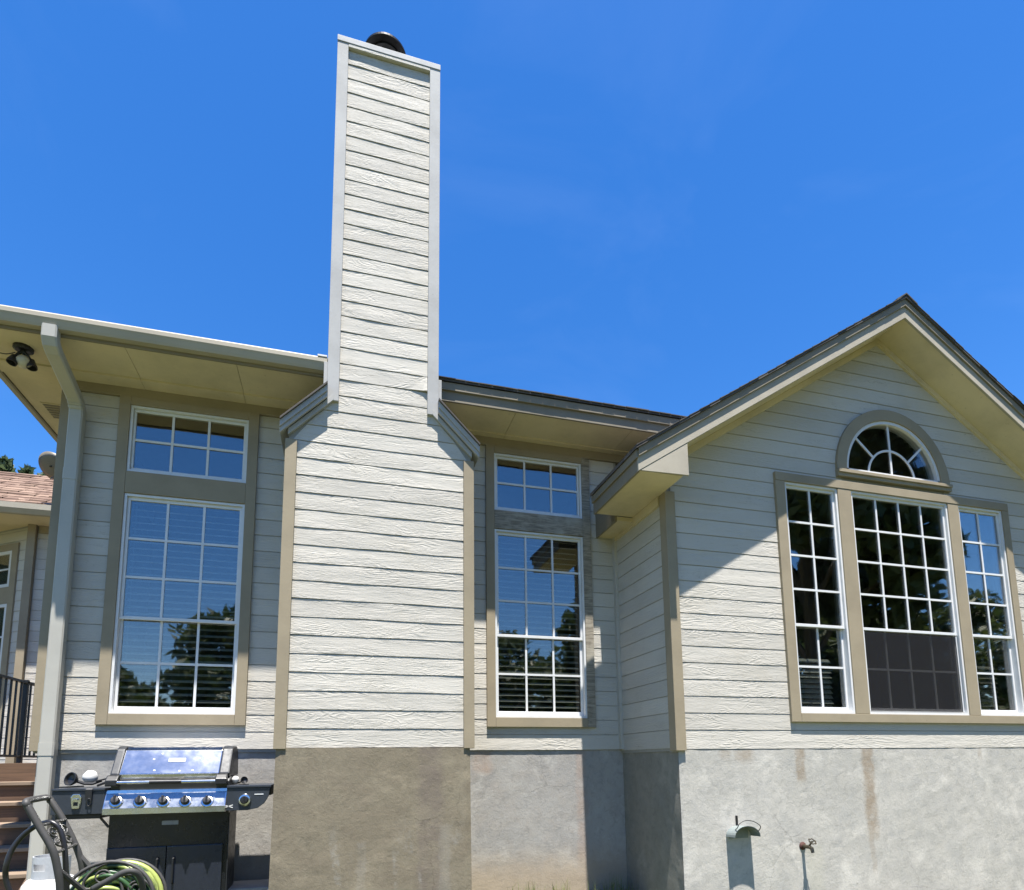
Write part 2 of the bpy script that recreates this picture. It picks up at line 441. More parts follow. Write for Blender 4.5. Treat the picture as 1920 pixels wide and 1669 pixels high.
def shingle_mat(name, cols):
    mt, nt, b, out = new_mat(name)
    P, x, y, z = pos_n(nt)
    vor = N(nt, 'ShaderNodeTexVoronoi'); vor.inputs['Scale'].default_value = 1.0
    nt.links.new(xyz(nt, math_n(nt, 'MULTIPLY', x, 5.0), math_n(nt, 'MULTIPLY', y, 8.0), math_n(nt, 'MULTIPLY', z, 3.0)), vor.inputs['Vector'])
    sp = nt.nodes.new('ShaderNodeSeparateXYZ'); nt.links.new(vor.outputs['Color'], sp.inputs[0])
    c = mixc(nt, sp.outputs[0], cols[0], cols[1])
    c = mixc(nt, ramp(nt, noise_n(nt, P, 130.0, 2.0), 0.5, 0.7, 0, 0.5), c, cols[2])
    nt.links.new(c, b.inputs['Base Color']); b.inputs['Roughness'].default_value = 0.92
    return mt

M = {}
M['siding'] = siding_mat('siding_paint', (0.51, 0.48, 0.422))
M['sheath'] = simple_mat('wall_sheathing', (0.30, 0.29, 0.26), 0.8)
M['trim'] = paint_mat('tan_trim_paint', (0.305, 0.255, 0.175), 0.7, 0.16, 2.5, 0.25)
M['trim_light'] = paint_mat('pale_chimney_trim_paint', (0.40, 0.395, 0.38), 0.75, 0.2, 2.0, 0.2)
M['rake'] = paint_mat('rake_trim_paint', (0.40, 0.36, 0.285), 0.7, 0.18, 3.0, 0.3)
M['fascia'] = paint_mat('fascia_paint', (0.235, 0.205, 0.155), 0.7, 0.15, 2.5, 0.2)
M['soffit'] = paint_mat('soffit_paint', (0.66, 0.56, 0.375), 0.8, 0.26, 1.3, 0.12)
M['gutter'] = paint_mat('gutter_enamel', (0.40, 0.36, 0.28), 0.45, 0.12, 2.0, 0.05)
M['spout'] = paint_mat('downspout_enamel', (0.43, 0.415, 0.365), 0.45, 0.12, 2.0, 0.05)
M['vinyl'] = simple_mat('white_window_vinyl', (0.66, 0.66, 0.65), 0.35, 0, 0, 12.0, 0.07)
M['glass'] = glass_mat('window_glass')
M['screen'] = screen_mat('insect_screen_mesh')
M['blind'] = simple_mat('blind_slat', (0.62, 0.56, 0.46), 0.5, 0, 0, 9.0, 0.2)
M['room'] = simple_mat('room_wall', (0.16, 0.14, 0.12), 0.9)
M['weathered'] = weathered_mat('weathered_casing_wood')
M['shingle'] = shingle_mat('dark_shingle', ((0.05, 0.045, 0.04), (0.09, 0.08, 0.07), (0.03, 0.03, 0.03)))
M['shingle_red'] = shingle_mat('weathered_red_brown_shingle', ((0.12, 0.07, 0.047), (0.235, 0.155, 0.108), (0.06, 0.035, 0.025)))
M['flue'] = simple_mat('black_flue_metal', (0.012, 0.012, 0.014), 0.45, 0.6)
M['flashing'] = paint_mat('galvanised_flashing', (0.40, 0.40, 0.395), 0.7, 0.35, 5.0, 0.2)
stain = (0.27, 0.21, 0.145)
M['found_main'] = stucco_mat('foundation_cement', ((0.288, 0.277, 0.259), (0.36, 0.346, 0.317), (0.317, 0.288, 0.252)),
    stains=((1.32, 0.10, 1.5, 1.15, (0.36, 0.25, 0.18), 0.5), (2.33, 0.06, 1.5, 0.2, (0.33, 0.24, 0.19), 0.45)), low_tint=((0.36, 0.275, 0.18), 0.30, 0.7))
M['found_chim'] = stucco_mat('chimney_foundation_cement', ((0.188, 0.158, 0.108), (0.222, 0.19, 0.132), (0.176, 0.143, 0.1)),
    stains=((0.72, 0.11, 1.6, -0.5, (0.155, 0.125, 0.10), 0.75), (0.84, 0.05, 0.75, -0.5, (0.28, 0.265, 0.235), 0.3), (0.19, 0.035, 0.65, -0.5, (0.28, 0.265, 0.235), 0.3)), efflo=True)
M['found_wing'] = stucco_mat('wing_foundation_cement', ((0.41, 0.39, 0.345), (0.47, 0.445, 0.395), (0.355, 0.345, 0.32)),
    stains=((4.03, 0.055, 1.6, 1.03, stain, 0.8), (4.79, 0.075, 1.6, 0.52, stain, 0.85), (4.77, 0.03, 0.6, 0.2, stain, 0.35), (3.45, 0.10, 1.6, 1.24, stain, 0.6), (3.25, 0.06, 1.6, 1.27, stain, 0.5), (6.2, 0.03, 1.6, 1.22, stain, 0.4), (4.12, 0.10, 0.46, -0.3, (0.44, 0.42, 0.34), 0.5)))
M['found_side'] = stucco_mat('shaded_side_foundation_cement', ((0.216, 0.209, 0.18), (0.252, 0.238, 0.202), (0.187, 0.176, 0.144)), efflo=True)  # darker copy of the wing cement, the left face's shade put into its colour
M['black'] = simple_mat('black_enamel', (0.012, 0.013, 0.016), 0.32, 0.0, 0.0, 30, 0.2)
M['rail'] = simple_mat('black_railing_paint', (0.012, 0.012, 0.014), 0.4)
M['lens'] = simple_mat('frosted_globe', (0.50, 0.46, 0.36), 0.35)

# ------------------------------------------------------------------ the ground
E_ = 0.148                                # siding exposure
DC, DG, DM, DF = 4.992, 4.645, 5.697, 9.801   # y of chimney face, gable wall, main wall, far wing
def ground_z(x, y):
    xx = max(-6.0, min(9.0, x))
    return 0.10 - 0.042*xx + 0.012*noise.noise(Vector((x*0.8, y*0.8, 3.0)))
def make_ground():
    mt, nt, b, out = new_mat('lawn_soil_and_grass')
    P, x, y, z = pos_n(nt)
    c = mixc(nt, ramp(nt, noise_n(nt, P, 0.7, 6.0, 0.65), 0.35, 0.65), (0.065, 0.085, 0.025), (0.125, 0.115, 0.05))
    c = mixc(nt, ramp(nt, noise_n(nt, P, 26.0, 5.0, 0.7), 0.4, 0.7), c, (0.04, 0.06, 0.016))
    nt.links.new(c, b.inputs['Base Color']); b.inputs['Roughness'].default_value = 0.95
    bp = N(nt, 'ShaderNodeBump'); bp.inputs['Strength'].default_value = 0.8; bp.inputs['Distance'].default_value = 0.03
    nt.links.new(noise_n(nt, P, 40.0, 5.0, 0.7), bp.inputs['Height']); nt.links.new(bp.outputs[0], b.inputs['Normal'])
    xs = [-400, -150, -60, -25] + [-12 + 0.6*i for i in range(41)] + [25, 60, 150, 400]
    ys = [-400, -150, -60, -25, -15, -10] + [-6 + 0.6*i for i in range(31)] + [20, 40, 90, 200, 400]
    v, f = [], []
    for yy in ys:
        for xx in xs: v.append((xx, yy, ground_z(xx, yy)))
    n = len(xs)
    for j in range(len(ys)-1):
        for i in range(n-1): f.append((j*n+i, j*n+i+1, (j+1)*n+i+1, (j+1)*n+i))
    o = link_mesh('ground', v, f, mt); tag(o, 'lawn that the house stands on', None, None, 'structure')
make_ground()

# ------------------------------------------------------------------ the house
house = tag(empty('house', (2.8, 6.5, 0)), 'cream clapboard house with gabled wing, tall chimney and tan window trim', 'house')

def board(parent, o, u, n, ub0, ub1, ut0, ut1, zb, zt, step=0.003, lift=0.005, wave=1.0, mat=None):
    """one clapboard: lower edge proud and slightly wavy, drip edge below"""
    L = max(ub1-ub0, ut1-ut0)
    if L < 0.015 or zt-zb < 0.012: return None
    k = max(2, min(14, int(L/0.13)))
    v, f = [], []
    ph = rng.uniform(0, 50)
    for i in range(k+1):
        t = i/k
        ub = ub0 + (ub1-ub0)*t; ut = ut0 + (ut1-ut0)*t
        w1 = noise.noise(Vector((ph+ub*2.2, 0, 0)))*0.0016*wave + rng.uniform(-0.0005, 0.0005)
        w2 = noise.noise(Vector((ph+ub*3.1, 9, 0)))*0.0014*wave
        z0 = zb + w1
        off = lift + step + w2
        for uu, zz, oo in ((ut, zt+0.001, -0.006), (ut, zt-0.0075, lift), (ut*0.5+ub*0.5, (zt+z0)/2, lift+step*0.5+w2*0.6), (ub, z0, off), (ub, z0+0.001, -0.006)):
            p = o + u*uu + n*oo; v.append((p.x, p.y, zz))
    for i in range(k):
        a, b2 = i*5, i*5+5
        for r in range(4): f.append((a+r, a+r+1, b2+r+1, b2+r))
    ob = link_mesh('siding_board', v, f, mat or M['siding'], parent)
    return ob

def rows_of(z_line, z0, z1):
    """board edges from z0 to z1 with joints at z_line + n*E_"""
    zs = [z0]
    k = math.ceil((z0+0.03-z_line)/E_)
    z = z_line + k*E_
    while z < z1-0.02:
        zs.append(z); z += E_
    zs.append(z1)
    return list(zip(zs, zs[1:]))

def clad(parent, o, u, n, u0, u1, z_line, z0, z1, holes=(), limits=None, arch=None, **kw):
    """clapboards on a wall, cut round rectangular holes (u0, u1, z0, z1)"""
    for zb, zt in rows_of(z_line, z0, z1):
        if limits: lb, lt = limits(zb), limits(zt)
        else: lb = lt = (u0, u1)
        pieces = [(lb[0], lb[1], lt[0], lt[1], zb, zt)]
        if pieces[0][1] - pieces[0][0] < 0.02: continue
        for (h0, h1, k0, k1) in holes:
            out = []
            for (a0, a1, b0, b1, p, q) in pieces:
                if k1 <= p+0.002 or k0 >= q-0.002 or h1 <= a0 or h0 >= a1:
                    out.append((a0, a1, b0, b1, p, q)); continue
                if h0-a0 > 0.01: out.append((a0, h0, b0, h0, p, q))
                if a1-h1 > 0.01: out.append((h1, a1, h1, b1, p, q))
                if p < k0-0.012: out.append((max(h0, a0), min(h1, a1), max(h0, b0), min(h1, b1), p, k0))
                if q > k1+0.012: out.append((max(h0, a0), min(h1, a1), max(h0, b0), min(h1, b1), k1, q))
            pieces = out
        if arch:
            cx, cz, r = arch
            out = []
            for (a0, a1, b0, b1, p, q) in pieces:
                zc0, zc1 = max(p, cz)-cz, q-cz
                if q <= cz+0.002 or p >= cz+r or a1 < cx-r or a0 > cx+r: out.append((a0, a1, b0, b1, p, q)); continue
                hb = math.sqrt(max(0, r*r-zc0*zc0)); ht = math.sqrt(max(0, r*r-zc1*zc1))
                if zc1 >= r:
                    zf = cz + math.sqrt(0.72*0.72-hb*hb)
                    if q > zf+0.02: out.append((cx-hb, cx+hb, cx-hb, cx+hb, zf, q))
                    ht = hb
                out.append((a0, cx-hb, b0, cx-ht, p, q)); out.append((cx+hb, a1, cx+ht, b1, p, q))
            pieces = out
        for pc in pieces: board(parent, o, u, n, *pc, **kw)

UX, NY = Vector((1, 0, 0)), Vector((0, -1, 0))
Zb_L, Zb_R, Zb_C, Zb_W = 1.388, 1.368, 1.380, 1.346        # siding bottoms
ZFR = 4.465                                                # top of siding under frieze (main wall)
SOF = 4.56                                                 # soffit height
XL = -2.338                                                # left corner of the house
XW = 2.770                                                 # left corner of the wing
XA, XWR = 5.377, 7.984                                     # wing apex and right corner
PITCH = 0.66

# window openings (frame outer edges)
LW = (-1.822, -0.868)
RW = (1.450, 2.402)
low_z = (1.682, 3.578); up_z = (3.778, 4.388)
TRI = ((4.058, 4.680), (4.845, 6.098), (6.245, 6.868)); tri_z = (1.668, 3.902)
AX, AZ, AR = 5.432, 4.112, 0.612                           # fanlight: centre and radius of the frame opening

def wall_boxes(mb, X0, X1, z0, z1, y0, y1, holes):
    xs = sorted(set([X0, X1] + [h for q in holes for h in q[:2]])); zs = sorted(set([z0, z1] + [h for q in holes for h in q[2:]]))
    for a, b in zip(xs, xs[1:]):
        for c, d in zip(zs, zs[1:]):
            cx, cz = (a+b)/2, (c+d)/2
            if any(h[0] < cx < h[1] and h[2] < cz < h[3] for h in holes): continue
            mb.box(a, b, y0, y1, c, d)

def room(name, X0, X1, Y0, Y1, z0, z1):
    v = [(X0,Y0,z0),(X1,Y0,z0),(X1,Y1,z0),(X0,Y1,z0),(X0,Y0,z1),(X1,Y0,z1),(X1,Y1,z1),(X0,Y1,z1)]
    return link_mesh(name, v, [(0,1,2,3),(4,7,6,5),(1,5,6,2),(2,6,7,3),(3,7,4,0)], M['room'], house)

# --- main wall
mb = MB()
holesM = [(LW[0], LW[1], *low_z), (LW[0], LW[1], *up_z), (RW[0], RW[1], *low_z), (RW[0], RW[1], *up_z)]
wall_boxes(mb, XL+0.01, XW+0.05, 1.36, SOF+0.1, DM, DM+0.12, holesM)
main_wall = mb.build('main_wall', M['sheath'], house)
room('living_room', XL+0.13, XW+0.04, DM+0.125, DM+2.2, 1.30, SOF+0.05)
O_M = Vector((0, DM, 0))
gap = 0.045
hl = [(LW[0]-gap, LW[1]+gap, low_z[0]-gap, up_z[1]+gap)]
hr = [(RW[0]-gap, RW[1]+gap, low_z[0]-gap, up_z[1]+gap)]
clad(main_wall, O_M, UX, NY, XL+0.08, -0.46, 1.537, Zb_L, ZFR, hl)
clad(main_wall, O_M, UX, NY, 1.02, XW+0.02, 1.518, Zb_R, ZFR, hr)
# left side of the house, round the corner
side_wall = MB().box(XL+0.01, XL+0.13, DM+0.121, 9.6, 1.36, SOF+0.1).build('side_wall', M['sheath'], house)
clad(side_wall, Vector((XL+0.01, 0, 0)), Vector((0, -1, 0)), Vector((-1, 0, 0)), -9.6, -(DM+0.05), 1.537, Zb_L, ZFR)

# --- wing: gable wall
RB = 5.643                                                 # underside of rake board at the apex
def rake_z(x, base=RB): return base - PITCH*abs(x-XA)
mb = MB()
holesW = [(a, b, *tri_z) for a, b in TRI]
wall_boxes(mb, XW+0.01, XWR-0.01, 1.32, 4.02, DG, DG+0.12, holesW)
z = 4.02
while z < 5.60:
    z2 = min(z+0.05, 5.60); hw = (5.66-z)/PITCH
    a, b = max(XW+0.01, XA-hw), min(XWR-0.01, XA+hw)
    zc = max(z, AZ)-AZ
    hc = math.sqrt(max(0, (AR+0.0)**2 - zc*zc)) if z2 > AZ and z < AZ+AR else 0
    if hc > 0: mb.box(a, AX-hc, DG, DG+0.12, z, z2); mb.box(AX+hc, b, DG, DG+0.12, z, z2)
    else: mb.box(a, b, DG, DG+0.12, z, z2)
    z = z2
gable_wall = mb.build('gable_wall', M['sheath'], house)
rp = [(XW+0.14, 1.28), (XWR-0.14, 1.28), (XWR-0.14, 3.85), (XA, 5.52), (XW+0.14, 3.85)]
link_mesh('wing_room', [(x, DG+0.125, z) for x, z in rp] + [(x, DG+2.6, z) for x, z in rp], [(5, 6, 7, 8, 9)] + [(i, (i+1) % 5, 5+(i+1) % 5, 5+i) for i in range(5)], M['room'], house)
def lim(zz):
    hw = (5.625-zz)/PITCH
    return (max(XW+0.06, XA-hw), min(XWR-0.06, XA+hw))
ht = [(TRI[0][0]-gap, TRI[2][1]+gap, tri_z[0]-gap, tri_z[1]+gap), (AX-AR-0.05, AX+AR+0.05, tri_z[1], AZ+0.001)]
clad(gable_wall, Vector((0, DG, 0)), UX, NY, XW, XWR, 1.513, Zb_W, 5.60, ht, limits=lim, arch=(AX, AZ, AR+0.055))
# --- wing: short side wall facing left
short_wall = MB().box(XW+0.01, XW+0.13, DG+0.121, DM, 1.33, 3.9).build('short_wall', M['sheath'], house)
clad(short_wall, Vector((XW+0.01, 0, 0)), Vector((0, -1, 0)), Vector((-1, 0, 0)), -(DM-0.008), -(DG+0.05), 1.520, Zb_W+0.01, 3.60)

# --- foundations: trowelled cement, a little uneven
def found(name, x0, x1, y, depth, z0f, z1, mat, amp=0.0035, cell=0.035, taper=0.0):
    nx, nz = max(2, int((x1-x0)/cell)), max(2, int((z1-z0f)/cell))
    v, f = [], []
    for j in range(nz+1):
        for i in range(nx+1):
            zz = z0f + (z1-z0f)*j/nz
            xx = x0 + (x1-x0)*i/nx + (taper*(1-j/nz))*(-1 if i == 0 else 1 if i == nx else 0)
            d = amp*(noise.noise(Vector((xx*3.1, y, zz*3.1))) + 0.6*noise.noise(Vector((xx*9, y+4, zz*9))))
            ztop = zz + (0.006*noise.noise(Vector((xx*7, 2, y))) if j == nz else 0)
            v.append((xx, y - abs(d)*0.8 + (0.006 if i in (0, nx) else 0), ztop))
    n = nx+1
    for j in range(nz):
        for i in range(nx): f.append((j*n+i, j*n+i+1, (j+1)*n+i+1, (j+1)*n+i))
    # back, sides and top
    base = len(v)
    v += [(x0, y+depth, z0f), (x1, y+depth, z0f), (x1, y+depth, z1-0.01), (x0, y+depth, z1-0.01)]
    top = [nz*n+i for i in range(n)]; bot = [i for i in range(n)]
    lef = [j*n for j in range(nz+1)]; rig = [j*n+nx for j in range(nz+1)]
    f.append(top + [base+2, base+3]); f.append(bot[::-1] + [base, base+1])
    f.append(lef + [base+3, base])
    f.append(rig[::-1] + [base+1, base+2]); f.append((base, base+3, base+2, base+1))
    return link_mesh(name, v, f, mat, house)
found('foundation', XL+0.03, -0.40, DM+0.016, 0.3, -0.4, Zb_L-0.004, M['found_main'])
found('foundation', 1.00, XW+0.06, DM+0.006, 0.3, -0.4, Zb_R-0.004, M['found_main'])
found('foundation', -0.462, 1.048, DC-0.020, 0.9, -0.4, Zb_C-0.004, M['found_chim'], 0.005, taper=0.02)
found('foundation', XW+0.025, XWR-0.03, DG-0.004, 0.25, -0.5, Zb_W-0.006, M['found_wing'], 0.004)
# wing foundation, left side
def found_side():
    x = XW+0.022; n = 26; k = 34; v, f = [], []
    for j in range(k+1):
        for i in range(n+1):
            yy = DG+0.004 + (DM-DG+0.05)*i/n; zz = -0.5 + (Zb_W-0.002+0.5)*j/k
            d = 0.007*abs(noise.noise(Vector((yy*4, 7, zz*3))))
            v.append((x-d, yy, zz))
    for j in range(k):
        for i in range(n): f.append((j*(n+1)+i, (j+1)*(n+1)+i, (j+1)*(n+1)+i+1, j*(n+1)+i+1))
    b0 = len(v); v += [(x+0.03, DG+0.004, -0.5), (x+0.03, DM+0.054, -0.5), (x+0.03, DM+0.054, Zb_W-0.002), (x+0.03, DG+0.004, Zb_W-0.002)]
    f.append((b0, b0+1, b0+2, b0+3))
    link_mesh('foundation', v, f, M['found_side'], house)
found_side()
MB().box(XL+0.03, XL+0.3, DM+0.32, 9.6, -0.4, Zb_L-0.02).build('foundation', M['found_main'], house)

# --- trims on walls (each board its own piece)
def trim(x0, x1, z0, z1, y, th=0.034, mat='trim', name='trim_board', parent=house, bev=0.003):
    return MB().box(x0, x1, y-th, y+0.002, z0, z1, bev).build(name, M[mat], parent)
MB().box(XL-0.008, XL+0.088, DM-0.034, DM+0.09, Zb_L-0.012, ZFR+0.02, 0.003).build('corner_board', M['trim'], house)
MB().box(XW-0.012, XW+0.086, DG-0.034, DG+0.075, Zb_W-0.014, 3.655, 0.003).build('corner_board', M['trim'], house)
MB().box(XWR-0.086, XWR+0.012, DG-0.034, DG+0.075, Zb_W-0.014, 3.655, 0.003).build('corner_board', M['trim'], house)
MB().box(XW-0.026, XW+0.008, DM-0.058, DM-0.004, Zb_R, 3.62, 0.002).build('corner_board', M['siding'], house)
trim(XL+0.09, -0.40, ZFR-0.004, SOF, DM, 0.030, 'trim', 'frieze_board')
trim(0.98, XW+0.9, ZFR-0.004, SOF, DM, 0.030, 'trim', 'frieze_board')

# --- main eaves: flat soffit panels, fascia, gutter on the left
def soffit_panels(xs, y0, y1, z, th=0.012):
    for a, b in zip(xs, xs[1:]):
        MB().box(a+0.002, b-0.002, y0, y1, z, z+th).build('soffit_panel', M['soffit'], house)
YG, YFL, YFR = 5.004, 5.105, 5.186
soffit_panels([-2.80, -1.72, -0.9, -0.165], YFL+0.002, DM-0.172, SOF)
soffit_panels([-2.80, -1.72, -0.9, -0.165], DM-0.170, DM-0.001, SOF-0.016, 0.028)
soffit_panels([-2.80, XL-0.01], DM+0.001, 9.0, SOF)
soffit_panels([0.765, 1.55, 2.77, 4.0], YFR+0.002, DM-0.102, SOF)
soffit_panels([0.765, 1.55, 2.77, 4.0], DM-0.10, DM-0.001, SOF-0.012, 0.024)
MB().box(-2.80, -0.168, YFL-0.02, YFL, SOF-0.012, SOF+0.13, 0.002).build('fascia_board', M['fascia'], house)
MB().box(-2.822, -2.802, YFL-0.02, 9.0, SOF-0.012, SOF+0.13, 0.002).build('fascia_board', M['fascia'], house)
MB().box(0.765, 4.05, YFR-0.02, YFR, SOF-0.008, SOF+0.105, 0.002).build('fascia_board', M['fascia'], house)
MB().box(0.765, 4.05, YFR-0.042, YFR-0.0215, SOF+0.090, SOF+0.165, 0.002).build('fascia_board', M['fascia'], house)
MB().box(0.768, 0.785, YFR-0.03, DM-0.01, SOF-0.004, SOF+0.15).build('fascia_board', M['fascia'], house)
# K-style gutter profile (y, z)
gp = [(YFL-0.021, SOF+0.130), (YFL-0.021, SOF+0.012), (YFL-0.075, SOF+0.012), (YFL-0.084, SOF+0.030), (YFL-0.096, SOF+0.062), (YG-0.002, SOF+0.075),
      (YG-0.002, SOF+0.108), (YG+0.006, SOF+0.121), (YG+0.006, SOF+0.117), (YG+0.004, SOF+0.107), (YG+0.004, SOF+0.078), (YFL-0.090, SOF+0.065), (YFL-0.078, SOF+0.033), (YFL-0.072, SOF+0.017), (YFL-0.026, SOF+0.017), (YFL-0.026, SOF+0.130)]
gut = MB().prism_x(gp, -2.92, -0.176).build('gutter', M['gutter'], house)
MB().prism_x([(YFL-0.03, SOF+0.02), (YFL-0.075, SOF+0.02), (YG+0.006, SOF+0.08), (YG+0.006, SOF+0.11), (YFL-0.03, SOF+0.11)], -0.184, -0.178).build('gutter_end_cap', M['gutter'], gut)
MB().box(-0.255, -0.178, YG-0.006, YG+0.05, SOF+0.121, SOF+0.135).build('gutter_bracket', M['vinyl'], gut)
# left gutter
MB().prism_y([(-2.823, SOF+0.13), (-2.823, SOF+0.012), (-2.88, SOF+0.012), (-2.92, SOF+0.07), (-2.92, SOF+0.12), (-2.914, SOF+0.12), (-2.914, SOF+0.072), (-2.876, SOF+0.017), (-2.829, SOF+0.017), (-2.829, SOF+0.13)], YG, 9.0).build('gutter', M['gutter'], house)
# downspout: outlet under the gutter, back to the wall, down the corner
def rect_path(name, pts, w, d, mat, parent, n_vec=Vector((1, 0, 0))):
    bm = bmesh.new(); rings = []
    pts = [Vector(p) for p in pts]
    for i, p in enumerate(pts):
        t = (pts[min(i+1, len(pts)-1)]-pts[max(i-1, 0)]).normalized()
        b = n_vec.cross(t).normalized()
        rr = []
        for a_, c_ in ((-1, -.75), (-.8, -1), (.8, -1), (1, -.75), (1, .75), (.8, 1), (-.8, 1), (-1, .75)):
            rr.append(bm.verts.new(p + n_vec*(a_*w/2) + b*(c_*d/2)))
        rings.append(rr)
    for A, B in zip(rings, rings[1:]):
        for j in range(8): bm.faces.new((A[j], A[(j+1) % 8], B[(j+1) % 8], B[j]))
    bm.faces.new(rings[0][::-1]); bm.faces.new(rings[-1])
    return from_bm(name, bm, M[mat], parent)
xd = -2.196
sp = rect_path('downspout', [(xd, 5.05, SOF+0.03), (xd, 5.052, SOF-0.06), (xd, 5.075, SOF-0.095), (xd, 5.12, SOF-0.12), (xd, 5.53, 4.315), (xd, 5.575, 4.285), (xd, 5.605, 4.24), (xd, 5.61, 4.18), (xd, 5.61, 0.20)], 0.104, 0.082, 'spout', house)
for zz in (3.71, 1.44):
    rect_path('sleeve', [(xd, 5.61, zz-0.10), (xd, 5.61, zz)], 0.110, 0.088, 'spout', sp)
for k, (a, b) in enumerate((((5.53, 4.330), (5.545, 4.322)), ((5.565, 4.308), (5.58, 4.298)), ((5.592, 4.28), (5.602, 4.264)))):
    rect_path('elbow_crimp', [(xd, a[0]-0.01, a[1]-0.012), (xd, b[0]-0.01, b[1]-0.012)], 0.108, 0.086, 'spout', sp)

# --- roofs
def slab(name, quad, th, mat, parent=house):
    a, b, c, d = [Vector(p) for p in quad]
    n = (b-a).cross(d-a).normalized()
    if n.z < 0: n = -n
    v = [a, b, c, d] + [p-n*th for p in (a, b, c, d)]
    return link_mesh(name, v, [(0,1,2,3),(7,6,5,4),(0,4,5,1),(1,5,6,2),(2,6,7,3),(3,7,4,0)], M[mat], parent)
RS = 0.5
def zmr(y): return SOF+0.152 + RS*(y-5.06)
v = [(-2.86, 5.055, zmr(5.055)), (-0.165, 5.055, zmr(5.055)), (-0.165, 5.13, zmr(5.13)), (0.765, 5.13, zmr(5.13)), (4.1, 5.13, zmr(5.13)), (4.1, 9.36, zmr(9.36)), (1.45, 9.36, zmr(9.36))]
v2 = [(a, b, c-0.018) for a, b, c in v]
n = len(v)
roof = link_mesh('roof', v+v2, [tuple(range(n)), tuple(range(2*n-1, n-1, -1))] + [(i, n+i, n+(i+1) % n, (i+1) % n) for i in range(n)], M['shingle'], house)
slab('roof_slope', [(-2.86, 13.6, zmr(5.055)), (-2.86, 5.055, zmr(5.055)), (1.45, 9.36, zmr(9.36)), (1.45, 9.36, zmr(9.36)+0.001)], 0.018, 'shingle', roof)
slab('roof_slope', [(1.45, 9.36, zmr(9.36)), (9.0, 9.36, zmr(9.36)), (9.0, 13.6, zmr(5.055)), (-2.86, 13.6, zmr(5.055))], 0.018, 'shingle', roof)
MB().box(0.72, 0.95, 5.115, 5.30, zmr(5.13)+0.002, zmr(5.13)+0.010).build('flashing', M['flue'], roof)
# shingle butts along the right eave
for i in range(26):
    x0 = 0.80 + i*0.125
    MB().box(x0, x0+0.122, 5.118+rng.uniform(-0.003, 0.004), 5.30, zmr(5.13)+0.0015, zmr(5.13)+0.009+rng.uniform(0, 0.003)).build('shingle', M['shingle'], roof)

# wing roof
YR = 4.288
SH = 5.862                                                   # underside of shingles at the apex
XE = 2.330                                                   # left edge of the wing eave
YE = 5.22                                                    # where the wide eave stops before the window
def wing_slab(name, poly, z_off, th, mat, parent):
    """poly in (x, y); lies on the roof slope"""
    zt = lambda x: SH + z_off - PITCH*abs(x-XA)
    v = [(x, y, zt(x)) for x, y in poly] + [(x, y, zt(x)-th) for x, y in poly]
    n = len(poly)
    return link_mesh(name, v, [tuple(range(n)), tuple(range(2*n-1, n-1, -1))] + [(i, n+i, n+(i+1) % n, (i+1) % n) for i in range(n)], M[mat], parent)
ys0 = YR-0.035
wroof = wing_slab('roof', [(XE-0.03, ys0), (XA, ys0), (XA, 9.3), (XW+0.1, 9.3), (XW+0.1, DM-0.002), (2.56, DM-0.002), (2.56, YE), (XE-0.03, YE)], 0.0, 0.022, 'shingle', house)
wing_slab('roof_slope', [(XA, ys0), (XWR+0.47, ys0), (XWR+0.47, 9.3), (XA, 9.3)], 0.0, 0.022, 'shingle', wroof)
# courses of shingles, stepped along both rakes
course = 0.125
for side in (-1, 1):
    x_end = XE-0.03 if side < 0 else XWR+0.47
    k = 0; x = x_end
    while (XA-x)*(-side) > 0.02:
        x2 = x - side*course*0.83
        if (XA-x2)*(-side) < 0: x2 = XA
        jit = rng.uniform(-0.004, 0.004)
        a = (x, ys0-0.006+jit); b2 = (x2, ys0-0.006+jit)
        zt = lambda xx: SH - PITCH*abs(xx-XA)
        yb = YE if (side < 0 and x < 2.56) else 6.4
        if x2 != x:
            v = [(x, a[1], zt(x)+0.010), (x2, a[1], zt(x2)+0.003), (x2, yb, zt(x2)+0.003), (x, yb, zt(x)+0.010),
                 (x, a[1], zt(x)+0.0005), (x2, a[1], zt(x2)+0.0005), (x2, yb, zt(x2)+0.0005), (x, yb, zt(x)+0.0005)]
            link_mesh('shingle', v, [(0,1,2,3),(7,6,5,4),(0,4,5,1),(1,5,6,2),(2,6,7,3),(3,7,4,0)], M['shingle'], wroof)
        x = x2
MB().prism_y([(XA-0.13, SH+0.02-PITCH*0.13), (XA, SH+0.026), (XA+0.13, SH+0.02-PITCH*0.13), (XA+0.13, SH+0.006-PITCH*0.13), (XA, SH+0.012), (XA-0.13, SH+0.006-PITCH*0.13)], ys0-0.008, 8).build('ridge_cap', M['shingle'], wroof)
